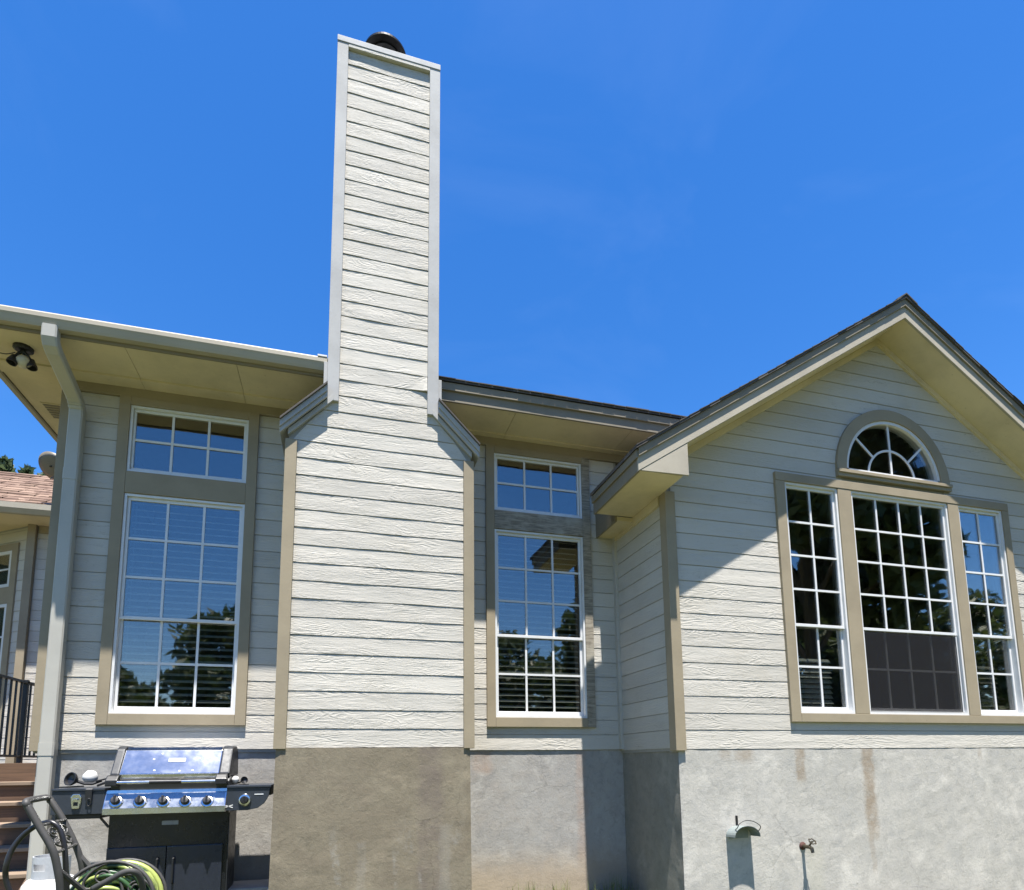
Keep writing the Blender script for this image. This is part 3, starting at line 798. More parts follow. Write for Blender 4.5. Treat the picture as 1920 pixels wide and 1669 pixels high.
# rake boards (lower, lit one and the narrower one above it)
def rake_board(side, zlo, zhi, y0, y1, x_out, mat, name='rake_board', x_in=XA):
    pts = [(x_out, rake_z(x_out, zlo)), (XA, zlo), (XA, zhi), (x_out, rake_z(x_out, zhi))]
    if side > 0: pts = pts[::-1]
    return MB().prism_y(pts, y0, y1, 0.002).build(name, M[mat], house)
for side, xo in ((-1, XE), (1, XWR+0.44)):
    rake_board(side, RB, RB+0.128, YR, YR+0.022, xo, 'rake')
    rake_board(side, RB+0.122, SH-0.024, YR-0.018, YR+0.004-0.0045, xo, 'fascia')
    # sloping soffit behind it
    zlo = RB+0.012
    pts = [(xo if side > 0 else XW-0.40, rake_z(xo if side > 0 else XW-0.40, zlo)), (XA, zlo), (XA, zlo+0.012), (xo if side > 0 else XW-0.40, rake_z(xo if side > 0 else XW-0.40, zlo+0.012))]
    MB().prism_y(pts, YR+0.023, DG-0.002).build('rake_soffit', M['soffit'], house)
    # frieze along the rake on the wall
    xi = XW+0.09 if side < 0 else XWR-0.09
    pts = [(xi, rake_z(xi, RB-0.055)), (XA, RB-0.055), (XA, RB+0.011), (xi, rake_z(xi, RB+0.011))]
    MB().prism_y(pts, DG-0.030, DG-0.001, 0.002).build('frieze_board', M['soffit'], house)
# boxed eave, left: end board, soffit, fascia
px_in = 2.805
MB().prism_y([(XE+0.07, rake_z(XE+0.07)-0.003), (px_in, rake_z(px_in)-0.003), (px_in, 3.652), (XE+0.02, 3.640)], YR+0.003, YR+0.021, 0.001).build('eave_end_board', M['rake'], house)
MB().box(XE+0.02, XW-0.012, YR+0.024, YE, 3.645, 3.657).build('soffit_panel', M['soffit'], house)
MB().box(XE, XE+0.02, YR+0.0225, YE, 3.632, 3.745, 0.002).build('fascia_board', M['fascia'], house)
MB().box(XE-0.018, XE-0.001, YR-0.004, YE, 3.742, 3.815, 0.002).build('fascia_board', M['fascia'], house)
MB().box(XE+0.022, 2.57, YE-0.02, YE-0.001, 3.66, 3.90).build('eave_end_board', M['fascia'], house)
# narrow box between the end of the eave and the main wall
MB().box(2.58, XW-0.014, YE+0.002, DM-0.002, 3.600, 3.640).build('soffit_panel', M['soffit'], house)
MB().box(2.56, 2.579, YE+0.002, DM-0.002, 3.588, 3.86).build('fascia_board', M['fascia'], house)
# frieze under the eave on the short wall
MB().box(XW-0.022, XW+0.008, DG+0.08, DM-0.06, 3.56, 3.643).build('frieze_board', M['soffit'], house)
# right eave of the wing (mostly out of the picture)
MB().box(XWR+0.012, XWR+0.42, YR+0.024, 8, 3.645, 3.657).build('soffit_panel', M['soffit'], house)
MB().box(XWR+0.42, XWR+0.44, YR+0.0225, 8, 3.632, 3.80).build('fascia_board', M['fascia'], house)
MB().box(XWR-0.13, XWR-0.01, DG+0.121, 9.3, 1.32, 3.9).build('side_wall', M['siding'], house)

# ------------------------------------------------------------------ windows
def quad_pane(parent, x0, x1, z0, z1, y):
    MB().box(x0, x1, y, y+0.004, z0, z1).build('pane', M['glass'], parent)
def sash(parent, x0, x1, z0, z1, y, cols, rows, rail=0.028, bot=None, mun=0.020):
    bot = bot or rail
    for nm, b in (('sash_rail', (x0, x1, z1-rail, z1)), ('sash_rail', (x0, x1, z0, z0+bot)), ('sash_stile', (x0, x0+rail*0.8, z0+bot, z1-rail)), ('sash_stile', (x1-rail*0.8, x1, z0+bot, z1-rail))):
        MB().box(b[0], b[1], y-0.012, y+0.012, b[2], b[3], 0.0025).build(nm, M['vinyl'], parent)
    gx0, gx1, gz0, gz1 = x0+rail*0.8, x1-rail*0.8, z0+bot, z1-rail
    cw, rh = (gx1-gx0)/cols, (gz1-gz0)/rows
    for i in range(cols):
        for j in range(rows):
            quad_pane(parent, gx0+cw*i+0.0006, gx0+cw*(i+1)-0.0006, gz0+rh*j+0.0006, gz0+rh*(j+1)-0.0006, y)
    for i in range(1, cols):
        MB().box(gx0+cw*i-mun/2, gx0+cw*i+mun/2, y-0.008, y-0.001, gz0, gz1).build('muntin', M['vinyl'], parent)
    for j in range(1, rows):
        MB().box(gx0, gx1, y-0.0088, y-0.0015, gz0+rh*j-mun/2, gz0+rh*j+mun/2).build('muntin', M['vinyl'], parent)
def frame_mesh(x0, x1, z0, z1, y, w=0.020, depth=0.075, front=0.022):
    mb = MB()
    mb.box(x0, x0+w, y-front, y+depth, z0, z1); mb.box(x1-w, x1, y-front, y+depth, z0, z1)
    mb.box(x0+w, x1-w, y-front, y+depth, z0, z0+w); mb.box(x0+w, x1-w, y-front, y+depth, z1-w, z1)
    return mb
def window_label(o, t): o['label'] = t
def casing(parent, x0, x1, z0, z1, y, mat='trim', th=0.036):
    return MB().box(x0, x1, y-th, y+0.001, z0, z1, 0.003).build('casing_board', M[mat], parent)
def blinds(parent, x0, x1, z0, z1, y, pitch=0.058, tilt=0.5, mat='blind'):
    z = z1
    while z > z0+0.02:
        d = 0.026
        dz = d*math.sin(tilt); dy = d*math.cos(tilt)
        link_mesh('blind_slat', [(x0, y-dy, z-dz), (x1, y-dy, z-dz), (x1, y+dy, z+dz), (x0, y+dy, z+dz), (x0, y-dy, z-dz+0.003), (x1, y-dy, z-dz+0.003), (x1, y+dy, z+dz+0.003), (x0, y+dy, z+dz+0.003)],
                  [(0,1,2,3),(7,6,5,4),(0,4,5,1),(1,5,6,2),(2,6,7,3),(3,7,4,0)], M[mat], parent)
        z -= pitch

def tall_pair(X, mats, label_low, label_up):
    x0, x1 = X
    # lower double hung window
    w = frame_mesh(x0, x1, low_z[0], low_z[1], DM).build('window', M['vinyl'], house); w['label'] = label_low
    zm = 2.492
    sash(w, x0+0.021, x1-0.021, zm-0.012, low_z[1]-0.021, DM+0.012, 3, 3)
    sash(w, x0+0.021, x1-0.021, low_z[0]+0.021, zm+0.020, DM+0.040, 3, 2, 0.028, 0.042)
    blinds(w, x0+0.04, x1-0.04, low_z[0]+0.06, low_z[1]-0.04, DM+0.095)
    # transom window
    t = frame_mesh(x0, x1, up_z[0], up_z[1], DM).build('window', M['vinyl'], house); t['label'] = label_up
    sash(t, x0+0.021, x1-0.021, up_z[0]+0.021, up_z[1]-0.021, DM+0.012, 3, 2, 0.024)
    cw = 0.088
    lo, hi = low_z[0]-cw-0.006, ZFR-0.004
    m1, m2, m3, m4 = mats
    casing(w, x0-cw, x0-0.001, lo, hi, DM, m1)
    casing(w, x1+0.001, x1+cw, lo+0.30 if m2 == 'weathered' else lo, hi, DM, m2)
    if m2 == 'weathered': casing(w, x1+0.001, x1+cw, lo, lo+0.298, DM, m2)
    casing(w, x0, x1, lo, low_z[0]-0.002, DM, m3)
    casing(w, x0, x1, low_z[1]+0.004, up_z[0]-0.002, DM, m4)
    casing(t, x0, x1, up_z[1]+0.002, hi, DM, 'trim')
tall_pair(LW, ('trim', 'trim', 'trim', 'trim'), 'tall white window left of the chimney', 'six-pane transom window left of the chimney')
tall_pair(RW, ('trim', 'weathered', 'trim', 'weathered'), 'tall white window right of the chimney, dark blinds inside', 'six-pane transom window above bare weathered header')

# triple window of the wing
names = ('left narrow window of the wing', 'wide middle window of the wing with a screened lower sash', 'right narrow window of the wing')
cols = (2, 4, 2)
wins = []
for (x0, x1), c, nm in zip(TRI, cols, names):
    w = frame_mesh(x0, x1, tri_z[0], tri_z[1], DG).build('window', M['vinyl'], house); w['label'] = nm
    zm = 2.50
    sash(w, x0+0.021, x1-0.021, zm-0.012, tri_z[1]-0.021, DG+0.012, c, 4)
    sash(w, x0+0.021, x1-0.021, tri_z[0]+0.021, zm+0.02, DG+0.040, c, 2, 0.028, 0.042)
    wins.append(w)
w = wins[1]
x0, x1 = TRI[1]
MB().box(x0+0.034, x1-0.034, DG+0.004, DG+0.006, tri_z[0]+0.034, 2.476).build('insect_screen', M['screen'], w)
for b in ((x0+0.032, x0+0.044), (x1-0.044, x1-0.032)):
    MB().box(b[0], b[1], DG-0.001, DG+0.010, tri_z[0]+0.034, 2.476).build('screen_frame', M['vinyl'], w)
for i in (0, 2):
    blinds(wins[i], TRI[i][0]+0.04, TRI[i][1]-0.04, tri_z[0]+0.06, 2.2, DG+0.20, 0.05, 0.9)
tw = wins[1]
lo, hi = 1.586, 3.988
casing(wins[0], 3.952, TRI[0][0]-0.001, lo, hi-0.086, DG)
casing(wins[0], TRI[0][1]+0.001, TRI[1][0]-0.001, lo+0.081, hi-0.086, DG, 'trim', 0.034)
casing(wins[2], TRI[1][1]+0.001, TRI[2][0]-0.001, lo+0.081, hi-0.086, DG, 'trim', 0.034)
casing(wins[2], TRI[2][1]+0.001, 6.958, lo, hi-0.086, DG)
casing(tw, 3.953, 6.957, hi-0.084, hi, DG, 'trim', 0.038)
casing(tw, TRI[0][0]-0.0005, TRI[2][1]+0.0005, lo, lo+0.079, DG, 'trim', 0.038)

# fanlight
def arc(r, a0, a1, n): return [(AX+r*math.cos(a0+(a1-a0)*i/n), AZ+r*math.sin(a0+(a1-a0)*i/n)) for i in range(n+1)]
def arc_band(mb, r0, r1, y0, y1, a0=0.0, a1=math.pi, n=32):
    A, B = arc(r0, a0, a1, n), arc(r1, a0, a1, n)
    for i in range(n):
        vs = [mb.bm.verts.new((p[0], y, p[1])) for y in (y0, y1) for p in (A[i], B[i], B[i+1], A[i+1])]
        for f in ((3,2,1,0),(4,5,6,7),(1,2,6,5),(0,4,7,3)) + (((0,1,5,4),) if i == 0 else ()) + (((2,3,7,6),) if i == n-1 else ()):
            mb.bm.faces.new([vs[k] for k in f])
    return mb
fan = arc_band(MB(), AR-0.032, AR, DG-0.022, DG+0.07).box(AX-AR, AX+AR, DG-0.022, DG+0.07, AZ-0.002, AZ+0.030).build('fan_window', M['vinyl'], house)
fan['label'] = 'half-round fanlight window under the gable peak'
bmc = arc_band(MB(), AR+0.002, AR+0.118, DG-0.036, DG+0.001)
bmesh.ops.remove_doubles(bmc.bm, verts=bmc.bm.verts, dist=1e-5)
bmc.build('arched_casing', M['trim'], fan)
MB().box(AX-AR-0.122, AX+AR+0.122, DG-0.046, DG+0.001, AZ-0.078, AZ-0.003, 0.004).build('sill_board', M['trim'], fan)
MB().box(AX-AR-0.122, AX+AR+0.122, DG-0.060, DG-0.047, AZ-0.040, AZ-0.006, 0.003).build('sill_nosing', M['trim'], fan)
yg = DG+0.012; rg = 0.300; ro = AR-0.034
def sector(r0, r1, a0, a1, n=10):
    A, B = arc(max(r0, 1e-4), a0, a1, n), arc(r1, a0, a1, n)
    poly = B + (A[::-1] if r0 > 0 else [(AX, AZ)])
    poly = [(x, max(z, AZ+0.031)) for x, z in poly]
    link_mesh('pane', [(x, yg, z) for x, z in poly], [tuple(range(len(poly)))], M['glass'], fan)
e2 = 0.002
sector(0, rg, 0.001, math.pi/2-e2); sector(0, rg, math.pi/2+e2, math.pi-0.001)
for a0, a1 in ((0.001, R(42)), (R(42), R(90)), (R(90), R(138)), (R(138), math.pi-0.001)): sector(rg, ro, a0+e2, a1-e2)
mn = arc_band(MB(), rg-0.011, rg+0.011, yg-0.009, yg-0.002, R(5), R(175)).build('muntin', M['vinyl'], fan)
MB().box(AX-0.011, AX+0.011, yg-0.0105, yg-0.0025, AZ+0.03, AZ+ro).build('muntin', M['vinyl'], fan)
for a in (R(42), R(138)):
    p0 = (AX+(rg+0.011)*math.cos(a), yg-0.006, AZ+(rg+0.011)*math.sin(a)); p1 = (AX+ro*math.cos(a), yg-0.006, AZ+ro*math.sin(a))
    MB().beam(p0, p1, 0.008, 0.022, up=(-math.sin(a), 0, math.cos(a))).build('muntin', M['vinyl'], fan)

# ------------------------------------------------------------------ the chimney
CL, CR = -0.470, 1.074                      # lower body
UL, UR = -0.160, 0.758                      # upper shaft
ZS0, ZS1 = 3.930, 4.290                     # shoulders
ZT = 7.778
YB = DM+0.45
def chim_poly(e=0.0):
    return [(CL+e, Zb_C), (CR-e, Zb_C), (CR-e, ZS0), (UR-e, ZS1), (UR-e, ZT), (UL+e, ZT), (UL+e, ZS1), (CL+e, ZS0)]
chimney = MB().prism_y(chim_poly(0.012), DC, YB).build('chimney', M['sheath'], house)
chimney['label'] = 'tall clapboard chimney with sloped shoulders'
def clim(z):
    if z <= ZS0: return (CL+0.05, CR-0.05)
    if z >= ZS1: return (UL+0.05, UR-0.05)
    t = (z-ZS0)/(ZS1-ZS0)
    return (CL+0.05+(UL-CL)*t, CR-0.05+(UR-CR)*t)
clad(chimney, Vector((0, DC, 0)), UX, NY, 0, 0, 1.529, Zb_C, ZT, limits=clim, wave=3.2, step=0.004)
# clapboards on the flanks
for xx, nx, z0, z1 in ((CL+0.012, -1, Zb_C, ZS0), (CR-0.012, 1, Zb_C, ZS0), (UL+0.012, -1, ZS1, ZT), (UR-0.012, 1, ZS1, ZT)):
    clad(chimney, Vector((xx, 0, 0)), Vector((0, -1, 0)), Vector((nx, 0, 0)), -(DM if z0 < 3 else YB), -(DC+0.05), 1.529, z0, z1)
th = 0.034
for x0, x1, z0, z1, mat in ((CL-0.010, CL+0.080, Zb_C-0.012, ZS0-0.045, 'trim'), (CR-0.080, CR+0.010, Zb_C-0.012, ZS0-0.045, 'trim'), (UL-0.010, UL+0.086, ZS1-0.02, ZT, 'trim_light'), (UR-0.086, UR+0.010, ZS1-0.02, ZT, 'trim_light')):
    MB().box(x0, x1, DC-th, DC+0.07, z0, z1, 0.003).build('corner_board', M[mat], chimney)
# shoulder: small sloped roof with two boards below its front edge
for sgn, xo, xi in ((-1, CL, UL), (1, CR, UR)):
    a = Vector((xo+sgn*0.052, 0, ZS0+0.075)); b = Vector((xi+sgn*0.004, 0, ZS1+0.085))
    dz = (b.z-a.z)/(b.x-a.x)
    def strip(name, lo, hi, y0, y1, mat, x_a=None, x_b=None):
        xa = a.x if x_a is None else x_a; xb = b.x if x_b is None else x_b
        za, zb_ = a.z+dz*(xa-a.x), a.z+dz*(xb-a.x)
        pts = [(xa, za+lo), (xb, zb_+lo), (xb, zb_+hi), (xa, za+hi)]
        MB().prism_y(pts if sgn < 0 else pts[::-1], y0, y1, 0.0015).build(name, M[mat], chimney)
    strip('shoulder_shingle', 0.0, 0.020, DC-0.105, DM-0.002, 'shingle')
    strip('shoulder_fascia', -0.055, -0.001, DC-0.088, DC-0.066, 'trim_light')
    strip('shoulder_fascia', -0.098, -0.056, DC-0.074, DC-0.050, 'trim_light')
    strip('shoulder_soffit', -0.086, -0.074, DC-0.049, DM-0.003, 'trim_light')
    strip('shoulder_trim', -0.150, -0.099, DC-0.036, DC-0.0005, 'trim_light', a.x-sgn*0.060, b.x-sgn*0.05)
    # upright board where the eave meets the shaft
    x0 = UL-0.040 if sgn < 0 else UR+0.011
    MB().box(x0, x0+0.029, DC-0.016, DC+0.09, ZS1+0.09, SOF+0.06, 0.002).build('end_board', M['trim_light'], chimney)
# a warped board end, as on the right of the shaft
link_mesh('lifted_board_end', [(UR-0.24, DC-0.0078, 4.600), (UR-0.088, DC-0.0080, 4.640), (UR-0.088, DC-0.030, 4.4925), (UR-0.13, DC-0.018, 4.4925), (UR-0.24, DC-0.0095, 4.4935)], [(0, 1, 2, 3, 4)], M['siding'], chimney)
# cap
cap = MB().box(UL-0.012, UR+0.012, DC-0.040, YB+0.03, ZT+0.001, ZT+0.060, 0.004).build('chimney_cap', M['flashing'], chimney)
MB().box(UL+0.087, UR-0.087, DC-0.036, DC-0.001, ZT-0.034, ZT-0.001, 0.002).build('cap_trim', M['siding'], chimney)
flue = MB().lathe([(0, ZT+0.05), (0.125, ZT+0.05), (0.125, 8.20), (0.15, 8.21), (0.15, 8.235), (0, 8.235)], (0.275, 5.34, 0)).build('flue_pipe', M['flue'], chimney, False)
MB().lathe([(0.0, 8.236), (0.205, 8.232), (0.210, 8.236), (0.210, 8.256), (0.205, 8.260), (0.08, 8.272), (0, 8.276)], (0.275, 5.34, 0), n=48).build('flue_cap', M['flue'], chimney)

# ------------------------------------------------------------------ grill
fasc = simple_mat('brushed_fascia', (0.36, 0.38, 0.40), 0.30, 1.0, 0.05, 60, 0.2)
steel = simple_mat('stainless_steel', (0.60, 0.61, 0.63), 0.22, 1.0, 0.05, 60, 0.12)
lidsteel = simple_mat('lid_steel', (0.60, 0.61, 0.62), 0.135, 1.0, 0.03, 25, 0.10)
charcoal = simple_mat('charcoal_panel', (0.030, 0.036, 0.046), 0.36, 0.0, 0.02, 50, 0.15)
castgrey = simple_mat('lid_end_casting', (0.022, 0.024, 0.027), 0.45, 0.0, 0.1, 80, 0.2)
cabinet = simple_mat('cabinet_enamel', (0.008, 0.009, 0.012), 0.28, 0.0, 0.0, 20, 0.15)
doorm = simple_mat('door_enamel', (0.018, 0.022, 0.033), 0.30, 0.0, 0.0, 20, 0.15)
chrome = simple_mat('chrome', (0.70, 0.70, 0.70), 0.2, 1.0)
blackp = simple_mat('black_plastic', (0.014, 0.014, 0.015), 0.42, 0, 0.05, 60)
white_p = simple_mat('white_plastic', (0.58, 0.58, 0.56), 0.35)
tagwhite = simple_mat('white_plate', (0.72, 0.72, 0.70), 0.4)
greymark = simple_mat('grey_print', (0.25, 0.26, 0.28), 0.5)
GY = 5.08
gx = lambda px, py=1500: W(px, py, GY).x
gl, gr_ = gx(95, 1506), gx(506, 1500)
cl_, crr = gx(196, 1510), gx(418, 1505)
GZ = ground_z((gl+gr_)/2, GY+0.25)
g = tag(empty('gas_grill', ((gl+gr_)/2, GY+0.25, GZ)), 'black and stainless gas grill with six knobs and closed lid by the foundation', 'grill')
zp0, zp1 = 0.920, 1.078
# control panel: left shelf front, steel middle, right shelf front with rounded end
MB().prism_x([(GY-0.030, zp0-0.012), (GY-0.030, zp0+0.030), (GY+0.020, zp1-0.022), (GY+0.024, zp1), (GY+0.07, zp1), (GY+0.07, zp0-0.012)], cl_-0.002, crr+0.02).build('control_panel', steel, g)
MB().prism_x([(GY-0.0335, zp0+0.031), (GY+0.0165, zp1-0.023), (GY+0.022, zp1-0.023), (GY-0.028, zp0+0.031)], cl_+0.006, crr+0.012).build('control_fascia', fasc, g)
def shelf(x0, x1, end_right):
    nm = 'side_shelf'
    if end_right:
        pts = [(x0, zp0-0.01), (x1-0.16, zp0-0.01), (x1-0.085, zp0+0.005), (x1-0.04, zp0+0.04), (x1-0.012, zp0+0.09), (x1, zp1)]
    else:
        pts = [(x0, zp0-0.006), (x0, zp1), (x1, zp1), (x1, zp0-0.006)][::-1]
        pts = [(x0, zp0-0.006), (x1, zp0-0.006), (x1, zp1), (x0, zp1)]
    if end_right: pts = pts + [(x0, zp1)]
    s = MB().prism_y(pts, GY+0.004, GY+0.03, 0.003).build('shelf_front', charcoal, g)
    MB().box(x0, x1+(0.006 if end_right else 0), GY-0.004, GY+0.47, zp1+0.001, zp1+0.020, 0.004).build(nm, charcoal, g)
    MB().box(x0, x1, GY+0.031, GY+0.44, zp1-0.06, zp1-0.001).build('shelf_frame', blackp, g)
shelf(gl, cl_-0.004, False)
shelf(crr+0.022, gr_, True)
MB().box(gl+0.02, cl_-0.03, GY+0.035, GY+0.40, zp0-0.04, zp0-0.008, 0.004).build('shelf_tray', blackp, g)
# knobs
def knob(px, py=1504, parent=g, yk=GY-0.010, bright=False, tl=0.5):
    c = W(px, py, yk)
    b = MB().lathe([(0, 0), (0.046, 0), (0.046, 0.006), (0.040, 0.014), (0.030, 0.016), (0, 0.016)], c, (0, -1, tl), 28).build('bezel', chrome if bright else steel, parent)
    k = MB()
    k.lathe([(0, 0.010), (0.030, 0.010), (0.029, 0.040), (0.024, 0.048), (0, 0.050)], c, (0, -1, tl), 24)
    k.beam(c+Vector((0, -0.046-0.012*tl, -0.026+0.045*tl)), c+Vector((0, -0.046+0.012*tl, 0.028+0.045*tl)), 0.013, 0.020, up=(0, -1, 0), bev=0.003)
    kn = k.build('knob', blackp, parent)
    b.parent = kn; b.matrix_parent_inverse = Matrix.Identity(4)
for px in (218, 263, 307, 348, 389): knob(px)
knob(459, 1500, g, GY+0.003, True, 0.06)
# fire box and lid
zb = zp1+0.004
MB().prism_x([(GY+0.04, zp1-0.02), (GY+0.03, zb+0.05), (GY+0.06, zb+0.085), (GY+0.46, zb+0.085), (GY+0.46, zp1-0.05)], cl_+0.02, crr+0.03).build('fire_box', castgrey, g)
prof = [(GY+0.048, zb+0.088), (GY+0.040, zb+0.110), (GY+0.155, zb+0.288), (GY+0.20, zb+0.312), (GY+0.34, zb+0.315), (GY+0.42, zb+0.275), (GY+0.455, zb+0.10), (GY+0.45, zb+0.088)]
lid = MB().prism_x(prof, cl_+0.065, crr-0.045, 0.006).build('lid', lidsteel, g)
prof2 = [(y+(0.006 if y > GY+0.25 else -0.008), z+(0.008 if z > zb+0.2 else 0.0)) for y, z in prof]
MB().prism_x(prof2, cl_+0.008, cl_+0.064, 0.010).build('lid_end', castgrey, g)
MB().prism_x(prof2, crr-0.044, crr+0.030, 0.010).build('lid_end', castgrey, g)
MB().prism_x([(GY+0.024, zb+0.078), (GY+0.018, zb+0.108), (GY+0.038, zb+0.112), (GY+0.046, zb+0.078)], cl_+0.07, crr-0.05, 0.002).build('lid_lower_band', steel, g)
lw = crr-cl_
hz, hy = zb+0.052, GY-0.022
for a, b in ((cl_+0.075, cl_+lw*0.365), (cl_+lw*0.635, crr-0.055)):
    MB().tube([(a, hy, hz), (b, hy, hz)], 0.013, 12).build('handle_bar', chrome, g)
MB().tube([(cl_+lw*0.365, hy, hz), (cl_+lw*0.635, hy, hz)], 0.0165, 14).build('handle_grip', blackp, g)
for x0, x1 in ((cl_+0.0, cl_+0.078), (crr-0.058, crr+0.022)):
    MB().prism_x([(GY-0.036, hz-0.026), (GY-0.036, hz+0.018), (GY+0.0, hz+0.052), (GY+0.035, hz+0.055), (GY+0.035, hz-0.026)], x0, x1, 0.008).build('handle_bracket', blackp, g)
# plate on the lid (slanted face) with small marks
def on_lid(t, off): # point on slanted front
    y = GY+0.040+0.115*t; z_ = zb+0.110+0.178*t
    nrm = Vector((0, -0.178, 0.115)).normalized()
    return Vector((0, y, z_))+nrm*off
def lid_plate(name, xc, w, t0, t1, off, mat):
    a, b = on_lid(t0, off), on_lid(t1, off); a2, b2 = on_lid(t0, 0.0), on_lid(t1, 0.0)
    v = [(xc-w/2, a.y, a.z), (xc+w/2, a.y, a.z), (xc+w/2, b.y, b.z), (xc-w/2, b.y, b.z), (xc-w/2, a2.y, a2.z), (xc+w/2, a2.y, a2.z), (xc+w/2, b2.y, b2.z), (xc-w/2, b2.y, b2.z)]
    return link_mesh(name, v, [(0,1,2,3),(0,4,5,1),(1,5,6,2),(2,6,7,3),(3,7,4,0)], mat, lid)
xc = (cl_+crr)/2+0.04
lid_plate('badge', xc, 0.115, 0.50, 0.64, 0.005, tagwhite)
lid_plate('badge_mark', xc-0.035, 0.018, 0.56, 0.60, 0.0065, greymark)
lid_plate('badge_mark', xc-0.004, 0.018, 0.56, 0.60, 0.0065, greymark)
for dx, t in ((-0.16, 0.62), (-0.11, 0.85), (0.15, 0.64), (0.19, 0.92), (-0.14, 0.15), (0.03, 0.12), (0.12, 0.14)):
    lid_plate('dried_splash', xc+dx, 0.013, t-0.02, t+0.02, 0.0012, tagwhite)
# cabinet: recessed front, two doors, sides, legs
cy = GY+0.075
zc0 = GZ+0.10
MB().box(cl_+0.006, crr+0.028, cy+0.02, GY+0.45, zc0, zp0-0.012, 0.004).build('cabinet', cabinet, g)
zd = 0.66
mid = (cl_+crr)/2+0.01
for x0, x1 in ((cl_+0.010, mid-0.003), (mid+0.003, crr+0.0)):
    d = MB().box(x0, x1, cy-0.002, cy+0.019, zc0+0.01, zd, 0.004).build('door', doorm, g)
    hx = x1-0.05 if x0 < mid-0.1 else x0+0.05
    MB().tube([(hx, cy-0.004, zd-0.08), (hx, cy-0.03, zd-0.09), (hx, cy-0.03, zd-0.26), (hx, cy-0.004, zd-0.27)], 0.007, 8).build('door_handle', blackp, d)
MB().box(mid-0.045, mid+0.065, cy+0.012, cy+0.0205, 0.815, 0.845).build('maker_plate', greymark, g)
MB().box(crr+0.029, crr+0.036, cy+0.03, GY+0.43, zc0+0.02, zp0-0.03).build('side_panel', castgrey, g)
for x_ in (cl_+0.035, crr-0.005):
    for y_ in (cy+0.05, GY+0.41):
        MB().lathe([(0, GZ-0.005), (0.036, GZ), (0.042, GZ+0.03), (0.036, GZ+0.07), (0.02, GZ+0.10), (0, GZ+0.10)], (x_, y_, 0), n=14).build('caster', blackp, g)
# bracket under the left shelf
MB().beam((cl_-0.055, GY+0.10, zp0-0.035), (cl_+0.006, GY+0.10, zp0-0.11), 0.02, 0.012).build('shelf_brace', blackp, g)
# printed marks on the right shelf front
c = W(427, 1512, GY+0.003); 
for k in range(2):
    MB().beam(c+Vector((-0.025, -0.001, -0.010*(1 if k else -1))), c+Vector((0.035, -0.001, 0.010*(1 if k else -1))), 0.001, 0.006, up=(0, 0, 1)).build('printed_mark', tagwhite, g)
c = W(485, 1489, GY+0.003)
MB().box(c.x-0.03, c.x+0.035, GY+0.0015, GY+0.0032, c.z-0.004, c.z+0.003).build('printed_mark', tagwhite, g)
# bottle opener screwed to the left shelf front
c = W(143, 1503, GY)
bo = MB().prism_y([(c.x-0.022, c.z-0.05), (c.x+0.022, c.z-0.05), (c.x+0.026, c.z+0.0), (c.x+0.034, c.z+0.03), (c.x+0.02, c.z+0.052), (c.x-0.02, c.z+0.052), (c.x-0.034, c.z+0.03), (c.x-0.026, c.z+0.0)], GY-0.010, GY+0.003, 0.003).build('bottle_opener', chrome, g)
MB().prism_y([(c.x-0.018, c.z+0.008), (c.x+0.018, c.z+0.008), (c.x+0.014, c.z+0.022), (c.x-0.014, c.z+0.022)], GY-0.026, GY-0.011, 0.002).build('opener_lip', chrome, bo)
MB().box(c.x-0.014, c.x+0.014, GY-0.0115, GY-0.0102, c.z-0.030, c.z-0.004).build('opener_slot', blackp, bo)

# things on the shelves
zs = zp1+0.020
def lamp_on_shelf(cx, cyy, label, scale=1.0, turn=0.0):
    t = tag(empty('clip_lamp', (cx, cyy, zs)), label, 'lamp', 'clip lamps lying on the grill shelves')
    ca, sa = math.cos(turn), math.sin(turn)
    P_ = lambda x, y, z: Vector((cx+(x*ca-y*sa)*scale, cyy+(x*sa+y*ca)*scale, zs+z*scale))
    MB().lathe([(0, 0.0), (0.028*scale, 0.004), (0.047*scale, 0.03*scale), (0.050*scale, 0.05*scale), (0.044*scale, 0.05*scale), (0.036*scale, 0.03*scale), (0, 0.02*scale)], P_(-0.02, -0.03, 0.055), Vector((-0.45*ca, -0.8, 0.25)), 20).build('lamp_shade', blackp, t)
    MB().lathe([(0, -0.052*scale), (0.030*scale, -0.043*scale), (0.050*scale, -0.012*scale), (0.050*scale, 0.012*scale), (0.030*scale, 0.043*scale), (0, 0.052*scale)], P_(0.045, 0.05, 0.075), (0.2, -0.3, 1), 20).build('lamp_back', white_p, t, True)
    MB().tube([P_(-0.02, -0.02, 0.05), P_(0.03, -0.01, 0.03), P_(0.08, 0.0, 0.028), P_(0.13, 0.02, 0.05)], 0.011*scale, 8).build('lamp_neck', blackp, t)
    MB().beam(P_(0.11, 0.0, 0.012), P_(0.21, 0.05, 0.06), 0.03*scale, 0.016*scale, bev=0.003).build('clip_jaw', blackp, t)
    MB().beam(P_(0.10, 0.0, 0.045), P_(0.20, 0.05, 0.075), 0.03*scale, 0.012*scale, bev=0.003).build('clip_jaw', blackp, t)
    MB().beam(P_(-0.13, 0.0, 0.006), P_(0.02, 0.0, 0.010), 0.04*scale, 0.010*scale, bev=0.002).build('clip_lever', blackp, t)
    return t
pc = W(150, 1474, GY+0.16)
lamp_on_shelf(pc.x, GY+0.16, 'black clip lamp with white back lying on the left grill shelf')
pc = W(451, 1466, GY+0.16)
lamp_on_shelf(pc.x, GY+0.16, 'small black and white clip lamp lying on the right grill shelf', 0.55, 2.6)
